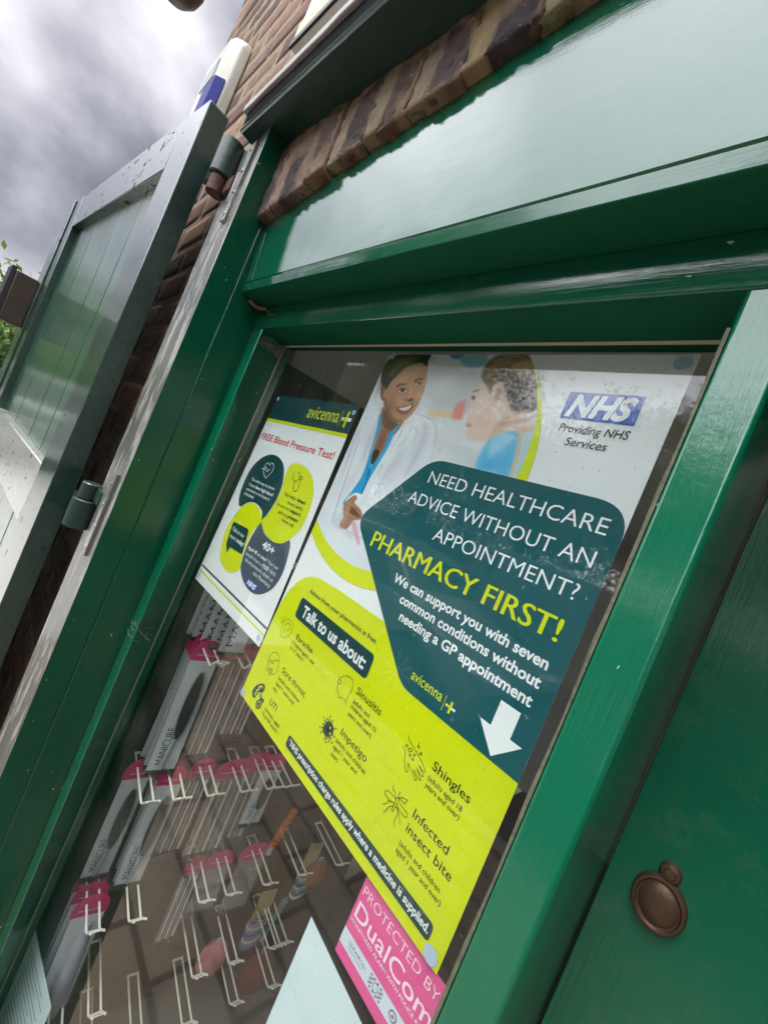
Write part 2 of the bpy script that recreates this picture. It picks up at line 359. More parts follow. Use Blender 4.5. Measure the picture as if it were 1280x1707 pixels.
wall = thing('brick_wall', (-1.0, .0, GZ), 'old red brown brick wall with sandy mortar and a course of upright bricks over the shop window', 'wall')
V, F, Cc = [], [], []
P_ = .079
pal = [(.21, .115, .082), (.16, .085, .065), (.26, .15, .10), (.11, .065, .056), (.30, .18, .115), (.19, .12, .095)]
def course(x0, x1, zi, z, lift):
    x = x0 - (.1125 if zi % 2 else 0)
    while x < x1:
        a, b2 = max(x, x0), min(x + .215, x1)
        if b2 - a > .03:
            c = rng.choice(pal); k = lift * rng.uniform(.75, 1.2)
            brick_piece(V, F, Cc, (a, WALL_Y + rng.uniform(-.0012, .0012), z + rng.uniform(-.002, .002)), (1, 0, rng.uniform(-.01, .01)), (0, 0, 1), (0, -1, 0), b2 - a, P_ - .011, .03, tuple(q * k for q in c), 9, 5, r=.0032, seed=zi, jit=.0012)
        x += .226
z0 = -.012 - P_ * 23
for zi in range(62):
    z = z0 + P_ * zi
    up = z > .36
    course(-1.6, 1.6 if up else -.50, zi, z, 1.3 if up else 1.9 if z < .05 else 1.5)  # lower bricks coloured lighter to offset the shadow of gate and post
nb = len(F)
mw = MB().box(-1.598, -.50, WALL_Y + .0018, WALL_Y + .25, GZ, .40).box(-1.598, 1.598, WALL_Y + .0018, WALL_Y + .25, .40, z0 + P_ * 62)
mv, mf = mw.v, mw.f
Cc += [(.2, .15, .1, 1)] * len(mv); F += [tuple(i + len(V) for i in q) for q in mf]; V += mv
colour_mesh('wall_courses', V, F, Cc, [M['brick'], M['mortar']], nb, wall)
# soldier course: upright bricks whose lower ends follow a shallow arch
V, F, Cc = [], [], []
def arch_z(x): return .2395 + .115 * x - .03 * max(0, x - .3) ** 2 * 2
dark = [(.115, .080, .082), (.085, .062, .070), (.14, .092, .076), (.12, .090, .092), (.15, .105, .085)]
x = -.372; k = 0; mort = []
def lean_at(x): return .10 * (x - .45)
while x < 1.3:
    w = .060 + rng.uniform(-.006, .008); zb = arch_z(x + w / 2) + rng.uniform(-.004, .004); lean = lean_at(x)
    col = dark[k % 5]; g_ = .030
    up = Vector((lean, 0, 1)).normalized(); sl = Vector((1, 0, .115)).normalized()
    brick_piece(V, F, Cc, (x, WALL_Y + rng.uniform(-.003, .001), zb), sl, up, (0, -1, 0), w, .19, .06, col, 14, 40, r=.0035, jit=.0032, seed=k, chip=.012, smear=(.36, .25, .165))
    # rough worn lower end of the brick, seen from below
    brick_piece(V, F, Cc, (x - .001, WALL_Y + .002, zb + .001), sl, (0, 1, 0), (0, 0, -1), w + .002, .055, .01, tuple(q * rng.uniform(.8, 1.3) for q in (.17, .11, .072)), 10, 10, r=.008, jit=.008, seed=k + 40)
    mort.append((x + w, x + w + g_, zb, lean)); x += w + g_; k += 1
for q, (a, b2, zb, lean) in enumerate(mort):   # raked, smeared joints between the uprights and their crumbling lower ends
    up = Vector((lean, 0, 1)).normalized(); zc = zb + .115 * .045 + rng.uniform(.001, .006); mc = tuple(x_ * rng.uniform(.85, 1.15) for x_ in (.42, .31, .205))
    brick_piece(V, F, Cc, (a - .004, WALL_Y + .001 + rng.uniform(-.001, .003), zc), Vector((1, 0, .115)).normalized(), up, (0, -1, 0), b2 - a + .008, .19, .05, mc, 8, 30, r=.003, jit=.0034, seed=q + 80, chip=.012)
    brick_piece(V, F, Cc, (a - .004, WALL_Y + .004, zc + .001), Vector((1, 0, .115)).normalized(), (0, 1, 0), (0, 0, -1), b2 - a + .008, .055, .01, tuple(x_ * .5 for x_ in mc), 8, 10, r=.008, jit=.008, seed=q + 120)
nb = len(F)
mw = MB()
mw.box(-.37, 1.3, WALL_Y + .010, WALL_Y + .03, .32, .47)
Cc += [(.2, .15, .1, 1)] * len(mw.v); F += [tuple(i + len(V) for i in q) for q in mw.f]; V += mw.v
colour_mesh('soldier_course', V, F, Cc, [M['brick'], M['mortar']], nb, wall)

# ------------------------------------------------------------------ shop front joinery
front = thing('shop_front', (.05, .0, GZ), 'dark green gloss painted timber shop window frame with deep moulded head', 'window frame')
ZB = GZ + .02
mb = MB(); prof = [(-.361, -.06), (-.361, -.1312), (-.3635, -.1325), (-.361, -.1338), (-.361, -.1815), (-.522, -.1760), (-.522, -.06)]
mb.prism(prof, 'Z', ZB, .3575, steps=1); mb.v = [(x + .002 * z if abs(x + .522) < .01 else x, y - (.006 * max(0, z)), z) for x, y, z in mb.v]
# front face wears a greyer coat than the reveal
po = mb.build('post', [M['green_z'], M['green_worn']], front, bevel=.002)
for f in po.data.polygons:
    if f.normal.y < -.9 and abs(f.center.x + .44) < .03: f.material_index = 1
mb = MB().prism([(1.30, -.06), (1.30, -.1815), (1.46, -.176), (1.46, -.06)], 'Z', ZB, .3575); mb.build('post', M['green_z'], front, bevel=.002)
# left stile of the window: thin front edge, wide reveal running back to the glass, not quite true
def stile_ring(z, xb): return [(-.3605, -.05, z), (-.3605, -.068, z), (-.3590, -.070, z), (-.3205, -.070, z), (-.3185, -.0685, z), (xb, -.0075, z), (xb, .012, z), (-.42, .012, z), (-.42, -.05, z)]
mb = MB().loft([stile_ring(-1.70, -.402), stile_ring(-.9, -.374), stile_ring(-.45, -.352), stile_ring(.0085, -.333)]); mb.build('window_stile', M['green_stile'], front, bevel=.0008)
mb = MB().loft([[(xb + .0002, -.0078, z), (xb + .0022, -.0082, z), (xb + .0034, -.0064, z), (xb + .0014, -.0060, z)] for z, xb in ((-1.70, -.402), (-.9, -.374), (-.45, -.352), (.004, -.3335))]); mb.build('putty_line', M['putty'], front)
# right stile
mb = MB().prism([(.4362, .012), (.4362, -.0075), (.4490, -.056), (.4502, -.0665), (.4530, -.0705), (.4830, -.0705), (.4856, -.067), (.4870, .02), (.4882, .120), (.4362, .120)], 'Z', -1.70, .0085)
mb.build('window_stile', M['green_stile'], front, bevel=.0012)
mb = MB().loft([[(.4345, -.0064, z), (.4365, -.0080, z), (.4485, -.0575, z), (.4512, -.0695, z), (.4492 + .0006 * math.sin(z * 37), -.0700, z), (.4470 + .0008 * math.sin(z * 53) + .0006 * fbm((0, 0, z), 60), -.062, z)] for z in [-1.7 + i * .06 for i in range(29)]])
mb.build('weathered_bead', plain('weathered_bead', (.13, .135, .085), .8, bmp=.8, var=.55, vs=50), front)
# head rail under the fascia
mb = MB().prism([(.012, .0085), (-.064, .0085), (-.0685, .0100), (-.0705, .0135), (-.0702, .0565), (.012, .0565)], 'X', -.3602, 1.30); hr = mb.build('head_rail', [M['green_x'], M['green_under']], front, bevel=.001)
mb = MB().prism([(-.0060, .0060), (-.0082, .0084), (-.0080, .0098), (-.0050, .0090)], 'X', -.332, .436); mb.build('putty_line', M['putty'], front)
# fascia board with a lip along its bottom edge
mb = MB().prism([(-.060, .0570), (-.1165, .0570), (-.1195, .0590), (-.1222, .0745), (-.1190, .0762), (-.1212, .0782), (-.1325, .315), (-.09, .315), (-.09, .10), (-.060, .10)], 'X', -.3602, 1.30); fa = mb.build('fascia', [M['green_fascia'], M['green_under']], front, bevel=.0008)
for o_ in (hr, fa):
    for f in o_.data.polygons:
        if f.normal.z < -.8: f.material_index = 1
# rail and panel under the window, outside the frame of the picture
MB().box(.4890, 1.30, .0125, .14, .0090, .0560).build('door_head', M['green_x'], front)
MB().box(-.42, 1.30, -.066, .012, ZB, -1.702).build('bottom_rail', M['green_x'], front, bevel=.003)
# broken end of the fascia lip: a splinter of bare wood
mb = MB(); mb.loft([[(-.355 + .018 * u + .003 * math.cos(a), -.100 + .026 * u + .004 * math.sin(a), .052 - .006 * math.sin(u * 3) + .003 * math.cos(a * 2)) for a in [i * math.pi / 3 for i in range(6)]] for u in [i / 6 for i in range(7)]]); mb.build('splinter', plain('bare_wood', (.36, .20, .12), .8, bmp=.6, var=.4), front)
# hinge leaf plates on the post front
for za, zb in ((.170, .335), (-.545, -.372)):
    mb = MB().box(-.425, -.398, -.1880, -.1780, za, zb).box(-.452, -.425, -.1858, -.1770, za + .05, zb - .05)
    for q in (.015, .06, .105, .15): mb.lathe((-.4115, -.1880, za + q), [(.0003, -.0022), (.003, -.0018), (.0048, .0), (.0048, .001)], 'Y', 14)
    mb.build('hinge_plate', M['green_worn'], front, bevel=.001)

beam = thing('lintel_beam', (.5, -.15, .40), 'dark green projecting timber beam with weathered grey cap above the upright bricks', 'beam')
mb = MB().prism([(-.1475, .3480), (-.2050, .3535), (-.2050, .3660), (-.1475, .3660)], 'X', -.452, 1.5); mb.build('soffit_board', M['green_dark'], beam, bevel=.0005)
mb = MB().prism([(-.2052, .3530), (-.2078, .3545), (-.2098, .3575), (-.2085, .3640), (-.2052, .3670)], 'X', -.453, 1.5); mb.build('bead', M['teal_bead'], beam)
mb = MB().prism([(-.1475, .3662), (-.2075, .3672), (-.2080, .3975), (-.1475, .4000)], 'X', -.456, 1.5, steps=60)
mb.v = [(x, y + .0010 * fbm((x, y, z), 60), z) for x, y, z in mb.v]; mb.build('recessed_strip', M['black_strip'], beam)
mb = MB().prism([(-.1500, .4020), (-.2000, .3990), (-.2120, .3980), (-.2140, .3995), (-.2140, .4130), (-.2120, .4160), (-.1500, .4300)], 'X', -.470, 1.5, steps=40)
mb.v = [(x, y + .0012 * fbm((x, y, z), 40), z + .0014 * fbm((x, z, y), 35)) for x, y, z in mb.v]; mb.build('cap_moulding', M['cap'], beam, bevel=.0006)

sign = thing('sign_board', (-.1, -.15, .60), 'white and lime shop sign board with a thin black edge, fixed above the beam', 'sign')
sx0 = -.506
MB().box(sx0, 1.5, -.170, -.150, .606, 1.25).build('panel', M['white_ink'], sign)
MB().box(sx0 + .001, 1.499, -.1735, -.1705, .620, .662).build('lime_band', ink('pale_lime_ink', srgb(196, 226, 150)), sign)
MB().box(sx0 - .002, 1.502, -.1760, -.1710, .604, .6185).build('edge_strip', M['black_ink'], sign)

door = thing('shop_door', (.9, .03, GZ), 'flat dark green painted door beside the window with a brown keyhole cover', 'door')
mb = MB().box(.4905, 1.295, .088, .130, ZB, .008); mb.build('door_panel', M['green_door'], door, bevel=.001)
ec = (.5300, .0872, -.4480)
mb = MB().lathe(ec, [(.0005, -.0075), (.007, -.0072), (.0130, -.0058), (.0160, -.0038), (.0170, -.0040), (.0185, -.0060), (.0202, -.0058), (.0216, -.0036), (.0220, -.0008), (.0220, .0008)], 'Y', 64, sx=.90, sy=1.02)
esc = mb.build('keyhole_cover', M['bronze'], door, smooth=True)
mb = MB().lathe((.5298, .0872, -.4205), [(.0004, -.0080), (.0036, -.0076), (.0044, -.0058), (.0064, -.0052), (.0078, -.0030), (.0080, .0006)], 'Y', 36); mb.build('pivot', M['bronze'], esc, smooth=True)

pane = MB().box(-.410, .4365, -.0060, -.0020, -1.71, .0088).build('window_pane', M['glass']); tag(pane, 'large clear glass pane in the green window frame, reflecting the street', 'window')

# cobwebs in the corners of the frame
mb = MB()
for i in range(26):
    a = Vector((-.318 + rng.uniform(-.004, .012), -.068 + rng.uniform(0, .02), rng.uniform(-.02, .006))); b = Vector((-.333 + rng.uniform(0, .02), -.010, rng.uniform(-.022, .004)))
    mid = (a + b) / 2 + Vector((rng.uniform(-.004, .006), rng.uniform(-.004, .004), rng.uniform(-.010, .002))); mb.tube([a, mid, b], .00016, 4)
for i in range(34):
    a = Vector((-.333, -.012, .004)); b = a + Vector((rng.uniform(-.002, .022), rng.uniform(-.014, .004), rng.uniform(-.030, .0))); mb.tube([a, (a + b) / 2 + Vector((rng.uniform(-.002, .002),) * 3), b], .0003, 4)
tag(mb.build('cobweb', plain('dusty_web', (.34, .31, .30), .9)), 'dusty cobweb in the top corner of the window frame', 'cobweb')
mb = MB()
for i in range(16):
    a = Vector((-.36 + rng.uniform(-.004, .03), -.074, -.655 + rng.uniform(-.02, .02))); b = a + Vector((rng.uniform(.01, .04), rng.uniform(.0, .05), rng.uniform(-.02, .012))); mb.tube([a, (a + b) / 2 + Vector((0, 0, -.004)), b], .00013, 4)
tag(mb.build('cobweb', bpy.data.materials['dusty_web']), 'thin wisps of cobweb across the left window stile', 'cobweb')

# ------------------------------------------------------------------ shutter gate folded back on the wall
GA = R(5.3); GO = Vector((-.600, -.253, 0))
gu = Vector((-math.cos(GA), -math.sin(GA), 0)); gn = Vector((-math.sin(GA), math.cos(GA), 0))    # along the gate, and into the wall
def gbox(mb, s0, s1, d0, d1, z0, z1, dz=0.0, m=0):
    v = [tuple(GO + gu * s + gn * d + Vector((0, 0, z + dz * s))) for s in (s0, s1) for d in (d0, d1) for z in (z0, z1)]
    return mb.mesh(v, [(0, 1, 3, 2), (4, 6, 7, 5), (0, 4, 5, 1), (2, 3, 7, 6), (0, 2, 6, 4), (1, 5, 7, 3)], m)
gate = thing('shutter_gate', tuple(GO + gu * .6 + Vector((0, 0, GZ))), 'faded green boarded timber shutter gate hinged open against the brick wall', 'gate')
GB = GZ + .08
gbox(MB(), 0, .142, 0, .047, GB, .447).build('stile', M['green_old'], gate, bevel=.0025)
gbox(MB(), 1.135, 1.225, 0, .047, GB, .447).build('stile', M['green_old'], gate, bevel=.0025)
gbox(MB(), .143, 1.134, .0005, .046, .318, .446).build('rail', M['green_old_x'], gate, bevel=.0025)
gbox(MB(), .143, 1.134, .0005, .046, -.605, -.452).build('rail', M['pale_reflect'], gate, bevel=.0035)
gbox(MB(), .143, 1.134, .0005, .046, GB, GB + .16).build('rail', M['green_old_x'], gate, bevel=.0025)
for za, zb in ((-.451, .317), (GB + .161, -.606)):
    mb = MB(); s = .1435
    while s < 1.12: gbox(mb, s, min(s + .0962, 1.1335), .024 + rng.uniform(-.0006, .0006), .044, za, zb); s += .099
    gbox(mb, .1432, 1.1338, .0405, .0450, za + .001, zb - .001); mb.build('board_panel', M['green_board'], gate, bevel=.0005)
# hinge barrels welded to strips on the gate edge
hx, hy = -.515, -.197
def barrel(mb, z0, z1, r, n=28): mb.lathe((hx, hy, 0), [(.001, z0), (r * .9, z0), (r, z0 + .002), (r, z1 - .002), (r * .9, z1), (.001, z1)], 'Z', n)
for z0, pin, zt in ((.284, (.246, .283), None), (-.524, (-.459, -.423), 1)):
    mb = MB(); barrel(mb, z0, z0 + (.078 if zt is None else .064), .0245); mb.box(-.5985, -.530, hy - .012, hy + .004, z0 + .004, z0 + .060)
    hb = mb.build('hinge', M['metal_green'], gate, smooth=True)
    mb = MB(); barrel(mb, pin[0], pin[1], .0185); mb.box(-.515, -.452, hy + .008, -.1835, pin[0] + .004, pin[1] - .004)
    mb.build('hinge_pin', M['rust'] if zt is None else M['metal_green'], hb, smooth=True)
# second leaf beyond it and its wooden stop block
leaf = thing('folded_shutter_leaf', tuple(GO + gu * 1.5 + Vector((0, 0, GZ))), 'narrow far shutter leaf folded behind the boarded gate, edge on', 'gate')
gbox(MB(), 1.262, 1.322, -.004, .040, GB, .452).build('stile', M['green_old'], leaf, bevel=.002)
gbox(MB(), 1.326, 1.50, .006, .040, GB, .452).build('board_panel', M['green_board'], leaf, bevel=.002)
blk = thing('stop_block', tuple(GO + gu * 1.44 + Vector((0, 0, 0))), 'rough dark brown timber stop block with rusty bolt on the far shutter leaf', 'block')
gbox(MB(), 1.312, 1.385, -.078, -.0045, -.122, .088).build('wood_block', M['oldwood'], blk, bevel=.004)
mb = MB(); gbox(mb, 1.318, 1.46, -.096, -.0785, -.105, .10); mb.build('iron_face', plain('dark_iron', (.03, .028, .035), .6, bmp=.5), blk, bevel=.002)
p0 = GO + gu * 1.36 + gn * -.096 + Vector((0, 0, -.02)); mb = MB().tube([p0, p0 - gn * .03], .009, 10); mb.build('bolt', M['rust'], blk)

# ------------------------------------------------------------------ alarm box on the wall
alarm = thing('alarm_box', (-1.15, WALL_Y, .60), 'ivory burglar alarm box with a blue lens on the brick wall above the gate', 'alarm box')
prof = [(-1.030, WALL_Y), (-1.030, -.176), (-1.052, -.206), (-1.260, -.206), (-1.285, -.176), (-1.285, WALL_Y)]
rings = [[(x, y, .56) for x, y in prof], [(x, y, .90) for x, y in prof], [(x * .985 - .018, y + (.012 if y < -.15 else 0), .925) for x, y in prof]]
MB().loft(rings).build('housing', M['alarm'], alarm, bevel=.005, seg=3)
pr2 = [(-1.0285, -.182), (-1.0505, -.2085), (-1.16, -.2085), (-1.16, -.19), (-1.05, -.18)]
MB().prism(pr2, 'Z', .585, .785).build('strobe_lens', M['strobe'], alarm, bevel=.003)
MB().box(-1.22, -1.09, -.2085, -.2062, .80, .86).build('badge', M['grey_plastic'], alarm)

# round end of a wall bracket seen at the top of the frame
lamp = thing('wall_lamp', (-1.45, WALL_Y, 1.30), 'dark brown rounded lamp high on the brick wall, only its underside showing against the sky', 'lamp')
lc = (-1.385, -.356, 1.158)
MB().lathe(lc, [(.001, -.088), (.026, -.084), (.053, -.068), (.073, -.042), (.082, -.01), (.077, .05), (.058, .09), (.03, .11), (.001, .115)], 'Z', 40).build('lamp_globe', plain('brown_enamel', (.045, .028, .024), .4, var=.2), lamp, smooth=True)
MB().tube([(lc[0], lc[1], lc[2] + .10), (lc[0], lc[1] + .02, lc[2] + .16), (lc[0], WALL_Y, lc[2] + .18)], .014, 10).build('arm', M['oldwood'], lamp, smooth=True)

# ------------------------------------------------------------------ printing: text, flat shapes, a printed photograph
_tc = {}
def glyphs(body, bold=0.0, shear=0.0):
    k = (body, bold, shear)
    if k in _tc: return _tc[k]
    c = bpy.data.curves.new('lettering_source', 'FONT'); c.body = body; c.offset = bold; c.shear = shear; c.resolution_u = 3; c.size = 1
    o = bpy.data.objects.new('lettering_source', c); COL.objects.link(o)
    dg = bpy.context.evaluated_depsgraph_get(); dg.update(); ev = o.evaluated_get(dg); me = ev.to_mesh()
    v = np.zeros(len(me.vertices) * 3); me.vertices.foreach_get('co', v); v = v.reshape(-1, 3)[:, :2].copy()
    f = [tuple(p.vertices) for p in me.polygons]; ev.to_mesh_clear(); bpy.data.objects.remove(o); bpy.data.curves.remove(c)
    _tc[k] = (v, f); return _tc[k]
CAPH = .682
class Sheet:
    """prints in millimetres from the top left corner; q = four world corners (tl, tr, br, bl) of the paper, size in mm"""
    def __init__(s, q, size): s.q = [Vector(p) for p in q]; s.size = size; s.n = ((s.q[1] - s.q[0]).cross(s.q[0] - s.q[3])).normalized()
    def at(s, x, y, lay=0):
        u, v = x / s.size[0], y / s.size[1]; a = s.q[0].lerp(s.q[1], u); b = s.q[3].lerp(s.q[2], u); return a.lerp(b, v) + s.n * (lay * .00022)
    def poly(s, mb, pts, lay, m=0): mb.poly([s.at(x, y, lay) for x, y in pts], m)
    def rect(s, mb, x0, y0, x1, y1, lay, m=0): s.poly(mb, [(x0, y0), (x1, y0), (x1, y1), (x0, y1)], lay, m)
    def text(s, mb, body, x0, x1, base, cap, lay, m=0, bold=0.0, shear=0.0, align='fit'):
        """segments 'plain|bold|plain' alternate weight"""
        segs = body.split('|') if '|' in body else [body]; x = 0; parts = []
        for i, sg in enumerate(segs):
            if not sg: continue
            b = bold if len(segs) == 1 else (.022 if i % 2 else 0.0)
            v, f = glyphs(sg, b, shear); v2, _ = glyphs('|' .replace('|', 'l') + sg + 'l', b, shear); v3, _ = glyphs('ll', b, shear)
            adv = (v2[:, 0].max() - v2[:, 0].min()) - (v3[:, 0].max() - v3[:, 0].min())
            parts.append((v, f, x)); x += adv + (.04 if len(segs) > 1 else 0)
        lo = min(p[0][:, 0].min() + p[2] for p in parts); hi = max(p[0][:, 0].max() + p[2] for p in parts)
        sy = cap / CAPH; sx = (x1 - x0) / (hi - lo) if align == 'fit' else sy
        for v, f, off in parts:
            mb.mesh([tuple(s.at(x0 + (a + off - lo) * sx, base - b * sy, lay)) for a, b in v], f, m)
    def line(s, mb, pts, w, lay, m=0, closed=False):
        for i in range(len(pts) - 1 + (1 if closed else 0)):
            a, b = pts[i], pts[(i + 1) % len(pts)]; dx, dy = b[0] - a[0], b[1] - a[1]; l = math.hypot(dx, dy) or 1; ex, ey = dx / l * w / 2, dy / l * w / 2
            s.poly(mb, [(a[0] - ex - ey, a[1] - ey + ex), (a[0] - ex + ey, a[1] - ey - ex), (b[0] + ex + ey, b[1] + ey - ex), (b[0] + ex - ey, b[1] + ey + ex)], lay + (i % 3) * .06, m)
    def disc(s, mb, x, y, r, lay, m=0, ry=None, n=28):
        s.poly(mb, [(x + r * math.cos(2 * math.pi * i / n), y + (ry or r) * math.sin(2 * math.pi * i / n)) for i in range(n)], lay, m)
def curve(pts, closed=True, n=6):
    out = []; N = len(pts)
    for i in range(N if closed else N - 1):
        p = [pts[(i + k) % N] if closed else pts[max(0, min(N - 1, i + k))] for k in (-1, 0, 1, 2)]
        for j in range(n):
            t = j / n
            out.append(tuple(.5 * (2 * p[1][c] + (p[2][c] - p[0][c]) * t + (2 * p[0][c] - 5 * p[1][c] + 4 * p[2][c] - p[3][c]) * t * t + (3 * p[1][c] - p[0][c] - 3 * p[2][c] + p[3][c]) * t ** 3) for c in (0, 1)))
    if not closed: out.append(pts[-1])
    return out
def rounded(pts, rad, n=8):
    out = []; N = len(pts)
    for i in range(N):
        p0, p1, p2 = (np.array(pts[(i + k) % N], float) for k in (-1, 0, 1)); r = rad[i] if isinstance(rad, (list, tuple)) else rad
        if r <= 0: out.append(tuple(p1)); continue
        a = (p0 - p1); a /= np.hypot(*a); b = (p2 - p1); b /= np.hypot(*b); A, B = p1 + a * r, p1 + b * r
        for j in range(n + 1): t = j / n; out.append(tuple((1 - t) ** 2 * A + 2 * t * (1 - t) * p1 + t * t * B))
    return out
def paper(sh, name, mat, parent, thick=.00025, curl=None, nx=18, ny=24):
    """the sheet itself: a thin slab with a little lift where curl(x, y) in mm says so"""
    mb = MB(); w, h = sh.size; top = [[sh.at(w * i / nx, h * j / ny, 0) + sh.n * (curl(w * i / nx, h * j / ny) * .001 if curl else 0) for i in range(nx + 1)] for j in range(ny + 1)]
    v = [tuple(p) for r in top for p in r] + [tuple(p - sh.n * thick) for r in top for p in r]; o = (nx + 1) * (ny + 1); f = []
    for j in range(ny):
        for i in range(nx): a = j * (nx + 1) + i; f += [(a, a + 1, a + nx + 2, a + nx + 1), (o + a + nx + 1, o + a + nx + 2, o + a + 1, o + a)]
    rim = [i for i in range(nx + 1)] + [j * (nx + 1) + nx for j in range(1, ny + 1)] + [ny * (nx + 1) + i for i in range(nx - 1, -1, -1)] + [j * (nx + 1) for j in range(ny - 1, 0, -1)]
    for i in range(len(rim)): a, b = rim[i], rim[(i + 1) % len(rim)]; f.append((a, o + a, o + b, b))
    mb.mesh(v, f); return mb.build(name, mat, parent)
def inside_dist(px, py, poly):
    """signed distance (positive inside) from many points to a polygon"""
    d = np.full(px.shape, 1e9); ins = np.zeros(px.shape, bool); n = len(poly)
    for i in range(n):
        ax, ay = poly[i]; bx_, by = poly[(i + 1) % n]; ex, ey = bx_ - ax, by - ay; L = ex * ex + ey * ey + 1e-9
        t = np.clip(((px - ax) * ex + (py - ay) * ey) / L, 0, 1); d = np.minimum(d, (px - ax - t * ex) ** 2 + (py - ay - t * ey) ** 2)
        if ay != by:
            c = ((ay > py) != (by > py)) & (px < ex * (py - ay) / (by - ay) + ax); ins ^= c
    d = np.sqrt(d); return np.where(ins, d, -d)
def plus_logo(sh, mb, cx, cy, r, lay, m1, m2):
    w = r * .42
    sh.rect(mb, cx - w / 2, cy - r, cx + w / 2, cy + r, lay, m1); sh.rect(mb, cx - r, cy - w / 2, cx - w / 2, cy + w / 2, lay, m1)
    sh.poly(mb, [(cx + w / 2, cy - w / 2), (cx + r, cy - w / 2), (cx + r, cy + w / 2), (cx + w / 2, cy + w / 2)], lay, m2)
    sh.poly(mb, [(cx - r, cy - w / 2), (cx - r + w, cy - w / 2), (cx - r, cy + w / 2)], lay + .3, m2)
def nhs_box(sh, mb, x0, y0, x1, y1, lay, mblue, mwhite):
    k = (x1 - x0) * .0
    sh.rect(mb, x0, y0, x1, y1, lay, mblue); w, h = x1 - x0, y1 - y0
    sh.text(mb, 'NHS', x0 + w * .055, x1 - w * .055, y1 - h * .13, h * .74, lay + 1, mwhite, bold=.045, shear=.28)

# outlines of the printed icons and the printed photograph, in millimetres on the paper
BLOBS=[((224,176,142),0.55,56.3,33.2,21.7,13.4),((214,164,130),0.6,61.1,73.5,10.2,8.1),((214,166,132),0.5,100.0,61.4,5.8,7.8),((120,82,60),0.5,52.9,88.2,10.4,17.1),((206,158,124),0.5,83.5,61.0,3.4,11.4),((236,232,228),0.35,86.2,85.0,7.4,2.6),((120,112,66),0.5,42.3,16.2,28.3,8.0),((30,28,22),0.6,12.9,33.1,8.0,22.3),((30,30,24),0.5,76.8,5.9,15.2,5.5),((112,74,54),0.5,66.4,142.3,6.4,16.3),((196,196,206),0.6,42.1,146.3,10.9,30.0),((196,198,208),0.55,114.8,157.8,8.5,29.7),((198,200,208),0.5,37.0,210.6,11.1,29.1),((204,206,214),0.6,144.4,140.9,9.8,28.7),((244,245,248),0.6,119.2,122.3,10.4,21.2),((244,245,248),0.5,31.6,173.5,9.5,26.8),((200,202,212),0.5,104.1,183.3,7.3,20.9),((190,190,200),0.5,52.5,269.2,12.6,9.3),((210,180,200),0.25,91.9,272.1,11.5,11.6),((214,184,140),0.55,254.3,12.7,9.6,6.8),((196,160,110),0.45,235.5,13.0,12.6,6.0),((160,130,92),0.45,213.2,10.8,13.4,6.7),((70,54,42),0.45,267.2,50.6,10.1,12.4),((80,62,48),0.4,245.0,39.9,5.0,13.1),((246,226,214),0.6,213.8,59.6,10.8,16.3),((206,166,146),0.4,254.4,83.0,7.3,10.0),((150,210,238),0.5,259.6,111.1,9.6,9.8),((60,160,214),0.55,259.1,137.5,11.9,9.6),((70,165,216),0.45,278.9,131.2,6.8,16.3),((240,240,242),0.5,140.3,42.9,28.7,15.4),((244,244,246),0.5,184.3,139.2,23.3,11.0),((180,170,160),0.25,275.4,47.6,4.6,19.6)]
